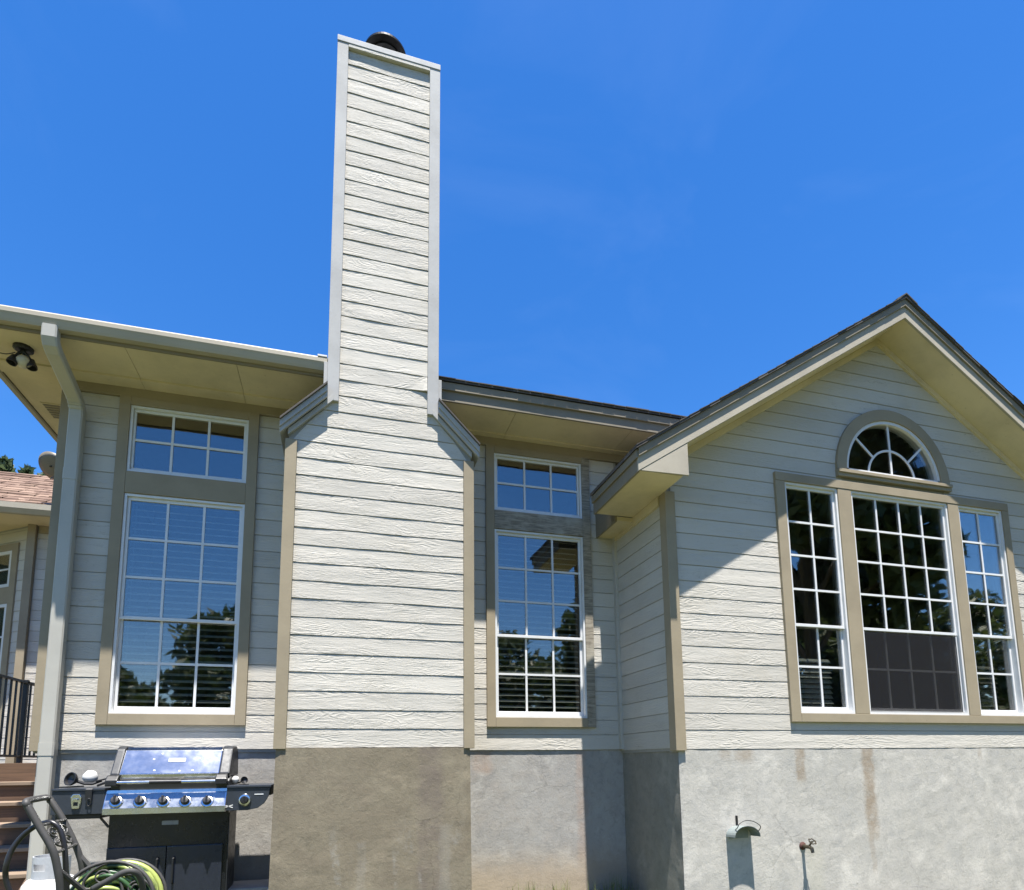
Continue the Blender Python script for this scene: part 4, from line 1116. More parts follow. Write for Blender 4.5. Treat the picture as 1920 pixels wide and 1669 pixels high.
# lighter hanging over the shelf edge
tl = tag(empty('strap', (W(165, 1470, GY).x, GY-0.006, zs-0.02)), 'black strap hanging over the front of the left grill shelf', 'strap')
c = W(166, 1480, GY-0.012)
MB().prism_x([(GY+0.05, zs), (GY-0.008, zs+0.002), (GY-0.016, zs-0.01), (GY-0.014, zs-0.085), (GY-0.010, zs-0.085), (GY-0.0095, zs-0.012), (GY+0.0, zs+0.0005)][::-1], c.x-0.018, c.x+0.024, 0.001).build('webbing', blackp, tl)
MB().tube([(c.x+0.008+0.012*math.cos(a), GY-0.013, zs-0.098+0.026*math.sin(a)) for a in [i*math.pi/7 for i in range(14)]], 0.0035, 6, True).build('loop', blackp, tl)

# ------------------------------------------------------------------ gas cylinder
d = 3.75
ct = PD(97, 1650, d)
gzt = ground_z(ct.x, ct.y)
tk = tag(empty('gas_cylinder', (ct.x, ct.y, gzt)), 'white gas cylinder standing in front of the downspout', 'gas cylinder')
R0 = 0.152
ztop = PD(97, 1640, d).z
MB().lathe([(0, gzt+0.03), (0.10, gzt+0.03), (0.142, gzt+0.06), (R0, gzt+0.10), (R0, ztop-0.085), (0.147, ztop-0.055), (0.125, ztop-0.025), (0.09, ztop-0.008), (0, ztop+0.004)], (ct.x, ct.y, 0), n=36).build('tank', white_p, tk, True)
MB().lathe([(0.095, gzt), (0.10, gzt), (0.10, gzt+0.045), (0.095, gzt+0.045)], (ct.x, ct.y, 0), n=28).build('foot_ring', white_p, tk)
galv = simple_mat('grey_collar', (0.42, 0.43, 0.44), 0.45)
bmc = MB(); n = 20
for i in range(n):
    a0 = R(120)+R(230)*i/n; a1 = R(120)+R(230)*(i+1)/n
    if 9 <= i <= 12: z0, z1 = ztop+0.075, ztop+0.115
    else: z0, z1 = ztop-0.012, ztop+0.115
    for (zz0, zz1) in (((z0, z1),) if not (9 <= i <= 12) else ((ztop-0.012, ztop+0.035), (z0, z1))):
        vs = []
        for r_ in (0.098, 0.104):
            for a_ in (a0, a1):
                for z_ in (zz0, zz1): vs.append(bmc.bm.verts.new((ct.x+r_*math.cos(a_), ct.y+r_*math.sin(a_), z_)))
        for f in ((0,1,3,2),(4,6,7,5),(0,4,5,1),(2,3,7,6),(1,5,7,3),(0,2,6,4)): bmc.bm.faces.new([vs[q] for q in f])
bmc.build('collar', galv, tk)
brass = simple_mat('dark_brass', (0.10, 0.085, 0.06), 0.4, 0.7)
vv = MB().lathe([(0, ztop), (0.016, ztop), (0.016, ztop+0.07), (0.022, ztop+0.075), (0.022, ztop+0.09), (0, ztop+0.09)], (ct.x, ct.y, 0), n=14).build('valve', brass, tk)
MB().tube([(ct.x, ct.y, ztop+0.045), (ct.x+0.05, ct.y-0.03, ztop+0.05), (ct.x+0.085, ct.y-0.05, ztop+0.06)], 0.015, 10).build('regulator', blackp, tk)

# ------------------------------------------------------------------ hose reel cart
iron = simple_mat('dark_grey_cart_plastic', (0.045, 0.043, 0.040), 0.62, 0, 0.05, 60)
hose_g = simple_mat('yellow_green_hose', (0.30, 0.35, 0.09), 0.38)
hose_d = simple_mat('dark_green_hose', (0.035, 0.085, 0.03), 0.40)
dn, df_ = 2.62, 2.98
def spline(pts, k=6):
    pts = [Vector(p) for p in pts]; out = []
    P2 = [pts[0]*2-pts[1]] + pts + [pts[-1]*2-pts[-2]]
    for i in range(1, len(P2)-2):
        a, b, c_, d_ = P2[i-1:i+3]
        for j in range(k):
            t = j/k
            out.append(0.5*((2*b)+(c_-a)*t+(2*a-5*b+4*c_-d_)*t*t+(3*b-a-3*c_+d_)*t**3))
    out.append(pts[-1]); return out
base = PD(175, 1720, 2.85)
gzc = ground_z(base.x, base.y)
cart = tag(empty('hose_reel_cart', (base.x, base.y, gzc)), 'dark grey garden hose reel cart with scrollwork handle in front of the grill', 'hose cart')
Lp = [PD(x, y, dn) for x, y in ((52, 1512), (58, 1522), (75, 1552), (98, 1592), (108, 1630), (113, 1669), (118, 1740))]
Lp.append(Vector((Lp[-1].x+0.02, Lp[-1].y, gzc+0.02)))
Rp = [PD(x, y, df_) for x, y in ((92, 1500), (97, 1504), (117, 1535), (138, 1577), (148, 1602), (154, 1628), (160, 1700))]
Rp.append(Vector((Rp[-1].x+0.02, Rp[-1].y, gzc+0.02)))
MB().tube(spline(Lp), 0.0150, 10).build('handle_leg', iron, cart, True)
MB().tube(spline(Rp), 0.0150, 10).build('handle_leg', iron, cart, True)
top = spline([PD(52, 1513, dn), PD(49, 1505, dn), PD(54, 1501, dn+0.04), PD(72, 1497.5, (dn+df_)/2), PD(86, 1495.5, df_-0.03), PD(93, 1498, df_), PD(97, 1504, df_)])
MB().tube(top, 0.0150, 10).build('handle_bar', iron, cart, True)
b1 = (PD(77, 1548, dn), PD(122, 1537, df_)); b2 = (PD(108, 1598, dn), PD(143, 1583, df_))
for a, b in (b1, b2): MB().tube([a, b], 0.007, 8).build('cross_bar', iron, cart)
def on_panel(s_, t_):  # between the two cross bars
    a = b1[0].lerp(b1[1], s_); b = b2[0].lerp(b2[1], s_); return a.lerp(b, t_)
def scroll(cs, ct_, r0, a0, turns, flip):
    pts = []
    for i in range(26):
        t = i/25; a = a0 + flip*turns*2*math.pi*t; r_ = r0*(1-0.8*t)
        pts.append(on_panel(cs + r_*math.cos(a), ct_ + r_*math.sin(a)*0.9))
    MB().tube(pts, 0.0048, 6).build('scroll', iron, cart, True)
for cs, flip in ((0.30, 1), (0.70, -1)):
    scroll(cs, 0.30, 0.22, R(90), 1.3, flip); scroll(cs, 0.72, 0.20, R(-90), 1.3, -flip)
MB().tube([on_panel(0.5, 0), on_panel(0.5, 1)], 0.005, 6).build('scroll', iron, cart)
# reel
rc = PD(200, 1697, 2.80)
ax = (ray(236, 1668).normalized()*0.95 + Vector((0.24, 0.0, 0.06))).normalized()
av = ax.cross(Vector((0, 0, 1))).normalized(); bv = av.cross(ax).normalized()
def ring(cn, r_, n=40): return [cn + av*(r_*math.cos(2*math.pi*i/n)) + bv*(r_*math.sin(2*math.pi*i/n)) for i in range(n)]
near, far = rc, rc + ax*0.23
for cn in (near, far):
    fl = MB().tube(ring(cn, 0.192), 0.0085, 8, True).build('flange', iron, cart, True)
    MB().tube(ring(cn, 0.06, 20), 0.007, 6, True).build('hub_ring', iron, fl, True)
    for k in range(5):
        a0 = 2*math.pi*k/5+0.3
        pts = []
        for i in range(15):
            t = i/14; r_ = 0.06+0.132*t; a = a0 + 0.9*math.sin(t*math.pi)
            pts.append(cn + av*(r_*math.cos(a)) + bv*(r_*math.sin(a)))
        MB().tube(pts, 0.006, 6).build('spoke', iron, fl, True)
        cc = cn + av*(0.128*math.cos(a0+0.25)) + bv*(0.128*math.sin(a0+0.25))
        MB().tube([cc + av*((0.035-0.001*i)*math.cos(0.42*i)) + bv*((0.035-0.001*i)*math.sin(0.42*i)) for i in range(24)], 0.0045, 6).build('spoke_scroll', iron, fl, True)
MB().tube([near, far], 0.05, 16).build('drum', iron, cart)
# crank arm and handle
cr0 = near - ax*0.03
arm_d = (av*0.55 + bv*0.83).normalized()
pts = [PD(172, 1668, 2.66), PD(200, 1653, 2.66), PD(232, 1636, 2.67), PD(250, 1634, 2.68), PD(262, 1644, 2.70), PD(268, 1668, 2.72), PD(268, 1700, 2.74)]
MB().tube(spline(pts), 0.013, 8, sx=0.7).build('crank_arm', iron, cart, True)
MB().tube([near-ax*0.06, near], 0.02, 12).build('axle', iron, cart)
# uprights that carry the reel and the lower frame
for cn, leg in ((near, Lp), (far, Rp)):
    MB().tube([cn, cn + Vector((0, 0, -0.22)), Vector((cn.x, cn.y, gzc+0.02))], 0.013, 8).build('upright', iron, cart)
    MB().tube([Vector((cn.x+0.02, cn.y, gzc+0.03)), Vector((leg[-1].x, leg[-1].y, gzc+0.03))], 0.012, 8).build('base_rail', iron, cart)
    MB().tube([cn + Vector((0, 0, -0.02)), leg[4]], 0.012, 8).build('side_rail', iron, cart)
for s_ in (0, 1):
    c0 = (near if s_ == 0 else far) + Vector((0.02, 0, 0)); cw = Vector((c0.x, c0.y, gzc+0.10)) - ax*(0.05 if s_ == 0 else -0.05)
    MB().lathe([(0, -0.018), (0.085, -0.018), (0.10, -0.010), (0.10, 0.010), (0.085, 0.018), (0, 0.018)], cw, ax, 24).build('wheel', iron, cart)
# the hose: many turns, yellow green
hs = tag(empty('garden_hose', (rc.x, rc.y, gzc)), 'yellow-green garden hose wound on the reel cart', 'hose')
coil = []
for layer, (r_, sgn) in enumerate(((0.105, 1), (0.128, -1), (0.150, 1), (0.170, -1))):
    turns = 9
    for i in range(turns*16+1):
        t = i/(turns*16); u_ = t if sgn > 0 else 1-t
        a = 2*math.pi*turns*t
        rj = r_ + 0.006*noise.noise(Vector((i*0.11, layer*3.0, 0)))
        coil.append(near + ax*(0.018+0.194*u_) + av*(rj*math.cos(a)) + bv*(rj*math.sin(a)))
mt_h, nt, b, out = new_mat('striped_hose')
Pn, x, y, z = pos_n(nt)
c = mixc(nt, ramp(nt, noise_n(nt, Pn, 9.0, 3.0, 0.5, 0.8), 0.40, 0.54), (0.28, 0.33, 0.09), (0.025, 0.055, 0.02))
nt.links.new(c, b.inputs['Base Color']); b.inputs['Roughness'].default_value = 0.4
MB().tube(coil, 0.0125, 6).build('coil', mt_h, hs, True)
# loose turns sagging over the near flange
for k in range(7):
    r_ = 0.085+0.013*k; ph = rng.uniform(0, 6.28)
    off = 0.010+0.007*(k % 3)
    pts = [near + ax*(off+0.010*math.sin(2*a+ph)) + av*((r_+0.012*math.sin(3*a+ph))*math.cos(a)) + bv*((r_+0.012*math.cos(2*a+ph))*math.sin(a)) for a in [2*math.pi*i/36 for i in range(36)]]
    MB().tube(pts, 0.0105, 7, True).build('loose_turn', hose_d if k % 2 else mt_h, hs, True)
MB().tube([near + ax*0.19 + av*(0.180*math.cos(a)) + bv*(0.180*math.sin(a)) for a in [2*math.pi*i/40 for i in range(40)]], 0.013, 8, True).build('outer_turn', hose_g, hs, True)
# black leader hose
ld = tag(empty('leader_hose', PD(20, 1700, 2.7)), 'black leader hose looping left of the reel cart handle', 'hose')
lp = [(126, 1700, 2.72), (124, 1640, 2.72), (121, 1590, 2.73), (113, 1556, 2.74), (97, 1542, 2.74), (80, 1544, 2.74), (62, 1552, 2.73), (40, 1570, 2.72), (22, 1594, 2.70), (12, 1622, 2.68), (11, 1648, 2.68), (20, 1675, 2.68), (34, 1705, 2.68), (60, 1740, 2.7)]
lpts = [PD(*p) for p in lp]; lpts.append(Vector((lpts[-1].x+0.1, lpts[-1].y+0.05, gzc+0.015)))
MB().tube(spline(lpts), 0.0115, 10).build('hose', simple_mat('black_rubber', (0.015, 0.015, 0.016), 0.35), ld, True)

# ------------------------------------------------------------------ hose hanger on the wing foundation
hang = simple_mat('grey_green_hanger_enamel', (0.19, 0.22, 0.215), 0.4, 0, 0.03, 40, 0.12)
x0, x1, zb_ = 3.212, 3.462, 0.600
hg = tag(empty('hose_hanger', ((x0+x1)/2, DG-0.01, zb_)), 'grey metal hose hanger with wire loop on the wing foundation', 'hose hanger')
n = 16; v, f = [], []
for i in range(n+1):
    a = math.pi*(1-i/n)
    xx = (x0+x1)/2 + (x1-x0)/2*math.cos(a); zz = zb_ + 0.088*math.sin(a)
    for y_, dz in ((DG-0.004, 0), (DG-0.135, 0.006), (DG-0.135, 0.002), (DG-0.004, -0.004)): v.append((xx, y_, zz+dz))
for i in range(n):
    a, b = i*4, i*4+4
    for r_ in range(4): f.append((a+r_, a+(r_+1) % 4, b+(r_+1) % 4, b+r_))
f.append((0, 1, 2, 3)); f.append((n*4+3, n*4+2, n*4+1, n*4))
link_mesh('saddle', v, f, hang, hg)
MB().box(x0+0.03, x1-0.03, DG-0.010, DG-0.0045, zb_-0.02, zb_+0.06).build('back_plate', hang, hg)
cx = (x0+x1)/2
MB().tube(spline([(cx-0.095, DG-0.10, zb_+0.062), (cx-0.105, DG-0.145, zb_+0.085), (cx-0.085, DG-0.150, zb_+0.118), (cx-0.02, DG-0.150, zb_+0.142), (cx+0.06, DG-0.150, zb_+0.128), (cx+0.118, DG-0.150, zb_+0.088), (cx+0.105, DG-0.135, zb_+0.045)]), 0.0035, 6).build('wire_loop', M['rail'], hg)
bk = W(1383, 1548, DG-0.02)
MB().box(bk.x-0.009, bk.x+0.009, DG-0.018, DG-0.006, zb_+0.05, zb_+0.172, 0.003).build('mounting_strap', M['rail'], hg)

# ------------------------------------------------------------------ outdoor tap
rust = simple_mat('rusty_iron', (0.085, 0.035, 0.026), 0.8, 0.2, 0.3, 60, 0.4)
c = W(1504, 1586, DG)
tp = tag(empty('water_tap', (c.x, DG-0.01, c.z)), 'rusty outdoor water tap sticking out of the wing foundation', 'tap')
MB().lathe([(0, 0), (0.034, 0), (0.036, 0.008), (0.024, 0.016), (0.018, 0.020), (0, 0.02)], (c.x, DG+0.0, c.z), (0, -1, 0), 18).build('flange', rust, tp)
MB().tube([(c.x, DG-0.015, c.z), (c.x, DG-0.085, c.z), (c.x, DG-0.115, c.z-0.008), (c.x, DG-0.125, c.z-0.045)], [0.016, 0.016, 0.017, 0.014], 12).build('spout', brass, tp)
MB().tube([(c.x, DG-0.08, c.z), (c.x, DG-0.105, c.z+0.03), (c.x, DG-0.125, c.z+0.05)], 0.008, 8).build('stem', brass, tp)
hc = Vector((c.x, DG-0.128, c.z+0.053)); ha = Vector((0, -0.62, 0.78)); hb = Vector((1, 0, 0)); hcx = ha.cross(hb)
MB().tube([hc + hb*(0.030*(1+0.14*math.cos(6*a))*math.cos(a)) + hcx*(0.030*(1+0.14*math.cos(6*a))*math.sin(a)) for a in [2*math.pi*i/36 for i in range(36)]], 0.0048, 6, True).build('hand_wheel', brass, tp)
MB().beam(hc-hb*0.03, hc+hb*0.03, 0.006, 0.006).build('wheel_spoke', brass, tp)

# ------------------------------------------------------------------ security light under the left eave
pl = WZ(44, 652, SOF)
sl = tag(empty('security_light', (pl.x, pl.y, SOF)), 'black security light with a frosted globe under the left eave', 'security light')
MB().lathe([(0, 0), (0.068, 0), (0.068, -0.018), (0.05, -0.028), (0, -0.028)], (pl.x, pl.y, SOF-0.001), n=20).build('mounting_plate', blackp, sl)
def arm(dx, dy, tilt):
    a = Vector((pl.x, pl.y, SOF-0.028)); b = a+Vector((dx*0.6, dy*0.6, -0.035)); c_ = a+Vector((dx, dy, -0.075))
    MB().tube([a, b, c_], 0.012, 8).build('arm', blackp, sl)
    dv = Vector((dx*0.35, dy*0.4-0.02, -0.10)).normalized()
    MB().lathe([(0, -0.02), (0.022, -0.018), (0.026, 0.0), (0.036, 0.040), (0.036, 0.055), (0.031, 0.055), (0.022, 0.02), (0, 0.02)], c_, dv, 18).build('lamp_head', blackp, sl)
arm(-0.050, -0.01, 0); arm(0.055, 0.02, 0)
MB().lathe([(0, -0.05), (0.03, -0.042), (0.052, -0.012), (0.052, 0.012), (0.034, 0.04), (0, 0.05)], (pl.x+0.005, pl.y+0.01, SOF-0.115), (0, 0, 1), 20).build('globe', M['lens'], sl, True)
MB().tube([(pl.x, pl.y, SOF-0.028), (pl.x+0.004, pl.y+0.008, SOF-0.07)], 0.010, 8).build('stem', blackp, sl)
MB().tube(spline([(pl.x-0.05, pl.y, SOF-0.05), (pl.x-0.12, pl.y+0.0, SOF-0.075), (pl.x-0.22, pl.y-0.01, SOF-0.06), (-2.79, pl.y-0.02, SOF-0.006)]), 0.0035, 6).build('cable', blackp, sl)
# louvred vent in the left soffit
pv = WZ(103, 762, SOF)
vent = MB().box(pv.x-0.10, pv.x+0.10, pv.y-0.05, pv.y+0.25, SOF-0.006, SOF-0.001).build('soffit_vent', M['soffit'], house)
for k in range(6):
    MB().beam((pv.x-0.085, pv.y-0.02+k*0.042, SOF-0.010), (pv.x+0.085, pv.y-0.02+k*0.042, SOF-0.010), 0.026, 0.003).build('vent_louvre', M['fascia'], vent)

# ------------------------------------------------------------------ back wing of the house, beyond the deck
XC = W(46, 1200, DF).x
ZD = 1.295
zsf = W(62, 986, DF).z
bw = tag(empty('back_wing', (XC, DF+1.0, 0.2)), 'back wing with red-brown shingle roof and bay windows beyond the deck', 'house')
wl = MB().box(XC, XL-0.02, DF, DF+0.15, 0.0, zsf+0.1).build('wall', M['sheath'], bw)
clad(wl, Vector((0, DF, 0)), UX, NY, XC+0.05, XL-0.02, W(170/4.633, 1060+655/4.633, DF).z, ZD+0.01, zsf)
# the bay's slanting side runs back to the left
u45 = Vector((-0.82, 0.57, 0)).normalized(); n45 = Vector((-u45.y, u45.x, 0)); n45 = n45 if n45.y < 0 else -n45
oC = Vector((XC, DF, 0))
p0, p1 = oC, oC+u45*2.6
bay = link_mesh('bay_wall', [(p0.x, p0.y, 0), (p1.x, p1.y, 0), (p1.x, p1.y, zsf+0.1), (p0.x, p0.y, zsf+0.1), (p0.x+0.12, p0.y+0.15, 0), (p1.x+0.12, p1.y+0.15, 0), (p1.x+0.12, p1.y+0.15, zsf+0.1), (p0.x+0.12, p0.y+0.15, zsf+0.1)],
    [(0,1,2,3),(7,6,5,4),(0,4,5,1),(1,5,6,2),(2,6,7,3),(3,7,4,0)], M['sheath'], bw)
def hit_bay(px, py):
    d = ray(px, py); cam_o = Vector((0, 0, EYE)); t = (oC-cam_o).dot(n45)/d.dot(n45); p = cam_o+d*t
    return (p-oC).dot(u45), p.z
uw0, zt_lo = hit_bay(13, 1133)
uw0b, zu1 = hit_bay(26, 1033); _, zu0 = hit_bay(24, 1100)
uw = max(0.14, (uw0+uw0b)/2 - 0.03)
wz = ((ZD+0.45, zt_lo), (zu0, zu1))
clad(bay, oC, u45, n45, 0.05, 2.6, W(170/4.633, 1060+655/4.633, DF).z, ZD+0.01, zsf, holes=[(uw-0.05, 2.2, ZD+0.40, zu1+0.05)])
MB().beam(oC+n45*0.02+Vector((0,0,ZD)), oC+n45*0.02+Vector((0,0,zsf)), 0.10, 0.10, up=(0,1,0), bev=0.003).build('corner_board', M['trim'], bw)
def bay_box(name, u0, u1, z0, z1, f0, f1, mat, par):
    P_ = [oC+u45*u+n45*o for o in (f1, f0) for u in (u0, u1)]
    v = [(p.x, p.y, z) for z in (z0, z1) for p in P_]
    return link_mesh(name, v, [(0,1,3,2),(4,6,7,5),(0,4,5,1),(2,3,7,6),(0,2,6,4),(1,5,7,3)], mat, par)
bay_box('casing_board', uw-0.12, uw, ZD+0.33, zu1+0.10, -0.001, 0.03, M['trim'], bw)
bay_box('casing_board', uw, 2.2, zu1+0.004, zu1+0.10, -0.001, 0.03, M['trim'], bw)
bay_box('casing_board', uw, 2.2, zt_lo+0.004, zu0-0.004, -0.001, 0.03, M['trim'], bw)
bay_box('casing_board', uw, 2.2, ZD+0.33, ZD+0.446, -0.001, 0.03, M['trim'], bw)
for (z0, z1), rows in zip(wz, (4, 2)):
    wn_ = bay_box('window', uw, uw+0.05, z0, z1, 0.0, 0.024, M['vinyl'], bw)
    bay_box('window_rail', uw+0.05, 2.15, z1-0.045, z1, 0.0, 0.024, M['vinyl'], wn_)
    bay_box('window_rail', uw+0.05, 2.15, z0, z0+0.045, 0.0, 0.024, M['vinyl'], wn_)
    cw = 0.33; rh = (z1-z0-0.09)/rows
    for i in range(6):
        for j in range(rows):
            bay_box('pane', uw+0.052+cw*i, uw+0.05+cw*(i+1)-0.002, z0+0.046+rh*j, z0+0.044+rh*(j+1), 0.002, 0.006, M['glass'], wn_)
        if i: bay_box('muntin', uw+0.05+cw*i-0.012, uw+0.05+cw*i+0.012, z0+0.045, z1-0.045, 0.0065, 0.012, M['vinyl'], wn_)
    for j in range(1, rows): bay_box('muntin', uw+0.05, 2.1, z0+0.045+rh*j-0.012, z0+0.045+rh*j+0.012, 0.0066, 0.0126, M['vinyl'], wn_)
# eave and roof of the back wing
YE2 = DF-0.50
ze = W(50, 966, YE2).z
MB().box(XC-2.5, XL, YE2+0.06, DF+0.001, zsf, zsf+0.012).build('soffit_panel', M['soffit'], bw)
MB().box(XC-2.5, XL, DF+0.002, DF+2.2, zsf+0.02, zsf+0.03).build('soffit_panel', M['soffit'], bw)
MB().box(XC+0.06, XL, DF-0.03, DF-0.013, zsf-0.11, zsf-0.001).build('frieze_board', M['trim'], bw)
MB().box(XC-2.5, XL, YE2+0.035, YE2+0.058, zsf-0.01, ze+0.13).build('fascia_board', M['fascia'], bw)
MB().prism_x([(YE2+0.034, ze+0.14), (YE2+0.034, ze+0.01), (YE2-0.02, ze+0.01), (YE2-0.065, ze+0.07), (YE2-0.065, ze+0.145), (YE2-0.058, ze+0.145), (YE2-0.055, ze+0.075), (YE2-0.015, ze+0.016), (YE2+0.028, ze+0.016), (YE2+0.028, ze+0.14)], XC-2.5, XL).build('gutter', M['gutter'], bw)
zr0 = ze+0.155
S2 = 0.66
br = link_mesh('roof', [(XC-2.6, YE2-0.03, zr0), (XL, YE2-0.03, zr0), (XL, YE2+1.72, zr0+S2*1.75), (XC-2.6, YE2+1.72, zr0+S2*1.75), (XL, YE2+3.5, zr0), (XC-2.6, YE2+3.5, zr0)], [(0,1,2,3),(3,2,4,5)], M['shingle_red'], bw)
# courses of shingles: stepped geometry in one piece, too small to pick apart
v, f = [], []
nc = 13
for k in range(nc):
    y0_ = YE2-0.04 + 1.75*k/nc; y1_ = YE2-0.04 + 1.75*(k+1)/nc
    x = XC-2.6 + rng.uniform(-0.2, 0)
    while x < XL:
        w_ = rng.uniform(0.16, 0.34); x2 = min(x+w_-0.008, XL); lift = 0.014+rng.choice((0.0, 0.0, 0.012))
        zz = lambda yy, o_: zr0 + S2*(yy-YE2+0.03) + o_
        b = len(v)
        v += [(x, y0_, zz(y0_, lift)), (x2, y0_, zz(y0_, lift)), (x2, y1_, zz(y1_, 0.004)), (x, y1_, zz(y1_, 0.004)), (x, y0_, zz(y0_, 0)), (x2, y0_, zz(y0_, 0))]
        f += [(b, b+1, b+2, b+3), (b, b+4, b+5, b+1)]
        x += w_
sh_ = link_mesh('shingles', v, f, M['shingle_red'], br); sh_['kind'] = 'stuff'
# porch lamp bracket at the frame edge is left dark; satellite dish on the roof edge
pd_ = W(97, 874, DF-0.65)
ds = tag(empty('satellite_dish', (pd_.x+0.06, pd_.y+0.28, zr0)), 'tan satellite dish on the back wing roof, half hidden by the corner board', 'satellite dish')
dish_m = simple_mat('dish_enamel', (0.15, 0.13, 0.10), 0.45)
dax = Vector((0.26, 0.80, 0.60)).normalized()
MB().lathe([(0, 0), (0.08, 0.003), (0.13, 0.010), (0.182, 0.022), (0.186, 0.018), (0.13, 0.005), (0.08, -0.003), (0, -0.007)], pd_, dax, 32).build('reflector', dish_m, ds, True)
MB().lathe([(0, 0), (0.012, 0), (0.012, 0.02), (0, 0.02)], pd_-dax*0.012, -dax, 10).build('bolt', blackp, ds)
MB().tube([pd_ + Vector((0.09, -0.01, -0.05)), pd_+Vector((0.16, 0.10, -0.12)), Vector((pd_.x+0.06, pd_.y+0.28, pd_.z-0.08)), Vector((pd_.x+0.06, pd_.y+0.28, zr0 + S2*(pd_.y+0.28-YE2+0.03)-0.02))], 0.018, 8).build('mast', dish_m, ds)
MB().tube([pd_+Vector((0, 0, -0.18)), pd_+dax*0.28+Vector((0, 0, -0.12))], 0.010, 8).build('feed_arm', dish_m, ds)
MB().lathe([(0, 0), (0.025, 0.002), (0.025, 0.05), (0, 0.05)], pd_+dax*0.28+Vector((0, 0, -0.12)), -dax, 12).build('feed_horn', blackp, ds)

# ------------------------------------------------------------------ deck, stairs and railing on the left
brown = wood_mat('brown_deck_wood', (0.075, 0.043, 0.024), (0.12, 0.068, 0.038))
tread_m = wood_mat('worn_tread_wood', (0.19, 0.135, 0.09), (0.27, 0.20, 0.14))
dk = tag(empty('deck', (-3.8, 8.5, 0.2)), 'raised wooden deck between the house corner and the back wing', 'deck')
XD0, XD1 = -6.4, XL-0.03
y = 7.29
while y < DF-0.14:
    MB().box(XD0, XD1, y, y+0.136, ZD-0.03, ZD, 0.003).build('plank', brown, dk); y += 0.142
MB().box(XD0, XD1, 7.268, 7.289, ZD-0.19, ZD-0.004).build('rim_board', brown, dk)
for x_ in (-6.2, -4.4, -2.6):
    for y_ in (7.4, 9.4): MB().box(x_-0.05, x_+0.05, y_-0.05, y_+0.05, ground_z(x_, y_)-0.05, ZD-0.031).build('post', brown, dk)
st = tag(empty('stairs', (-3.2, 6.4, 0.2)), 'brown wooden steps with pale worn edges at the left corner', 'stairs')
XS0, XS1 = -4.05, XL-0.05
for i in range(6):
    yf, zt = 7.03-0.26*i, 1.113-0.18*i
    t = MB().box(XS0, XS1, yf, yf+0.132, zt-0.034, zt, 0.004).build('tread', tread_m, st)
    MB().box(XS0, XS1, yf+0.138, yf+0.268, zt-0.034, zt, 0.004).build('tread', tread_m, st)
    MB().box(XS0+0.01, XS1-0.01, yf+0.030, yf+0.050, zt-0.18, zt-0.035).build('riser', brown, st)
for x_ in (XS0-0.04, XS1+0.001):
    MB().prism_x([(7.262, 1.10), (7.262, 0.80), (5.55, -0.15), (5.55, 0.12), (7.05, 1.16)], x_, x_+0.038).build('stringer', brown, st)
ra = tag(empty('railing', (-3.7, 8.5, ZD)), 'black metal railing with thin upright bars on the deck', 'railing')
zt_r = ZD+0.90
pa, pb = WZ(64, 1285, zt_r), WZ(1, 1266, zt_r)
xr = (pa.x+pb.x)/2
ya, yb = min(DF-0.05, pa.y+0.5), pb.y-0.9
MB().beam((xr, yb, zt_r), (xr, ya, zt_r), 0.045, 0.028, bev=0.004).build('top_rail', M['rail'], ra)
MB().beam((xr, yb, ZD+0.08), (xr, ya, ZD+0.08), 0.035, 0.025, bev=0.003).build('bottom_rail', M['rail'], ra)
k = 0; y = yb
while y < ya:
    if k % 14 == 0: MB().beam((xr, y, ZD-0.002), (xr, y, zt_r+0.03), 0.045, 0.045, up=(0, 1, 0), bev=0.004).build('post', M['rail'], ra)
    else: MB().beam((xr, y, ZD+0.09), (xr, y, zt_r-0.012), 0.017, 0.017, up=(0, 1, 0)).build('baluster', M['rail'], ra)
    y += 0.108; k += 1

# ------------------------------------------------------------------ grey block by the chimney foot, grass at the wall
bz = ground_z(-0.6, 5.5)
sb = MB().prism_y([(-0.86, bz-0.03), (-0.49, bz-0.03), (-0.49, bz+0.165), (-0.53, bz+0.175), (-0.82, bz+0.175), (-0.86, bz+0.165)], 5.28, 5.64, 0.006).build('concrete_block', paint_mat('grey_concrete', (0.30, 0.30, 0.30), 0.9, 0.2, 8, 0.4), None)
tag(sb, 'grey concrete block on the ground behind the grill', 'block')
gm = leaf_mat('grass_blade', (0.12, 0.16, 0.04), (0.20, 0.22, 0.07))
v, f = [], []
def blade(x, y, h, lean, w):
    a = rng.uniform(0, 6.28); b = len(v); z0 = ground_z(x, y)-0.01
    dx, dy = math.cos(a), math.sin(a); lx, ly = lean*math.cos(a+1.2), lean*math.sin(a+1.2)
    for t, ww in ((0, 1), (0.5, 0.8), (1, 0.05)):
        cx_, cy_ = x+lx*t*t, y+ly*t*t
        v.append((cx_-dx*w*ww, cy_-dy*w*ww, z0+h*t)); v.append((cx_+dx*w*ww, cy_+dy*w*ww, z0+h*t))
    f.append((b, b+1, b+3, b+2)); f.append((b+2, b+3, b+5, b+4))
for cx_, cy_, n_, hh in ((1.72, DM-0.14, 40, 0.15), (1.95, DM-0.16, 30, 0.13), (2.08, DM-0.12, 26, 0.16), (1.55, DM-0.15, 16, 0.10), (2.42, DM-0.2, 28, 0.17), (2.58, DM-0.16, 40, 0.21), (2.66, DM-0.25, 26, 0.15), (0.3, DC-0.2, 20, 0.08)):
    for _ in range(n_):
        blade(cx_+rng.gauss(0, 0.06), cy_+rng.gauss(0, 0.04), hh*rng.uniform(0.4, 1.1), rng.uniform(0.01, 0.07), rng.uniform(0.0012, 0.003))
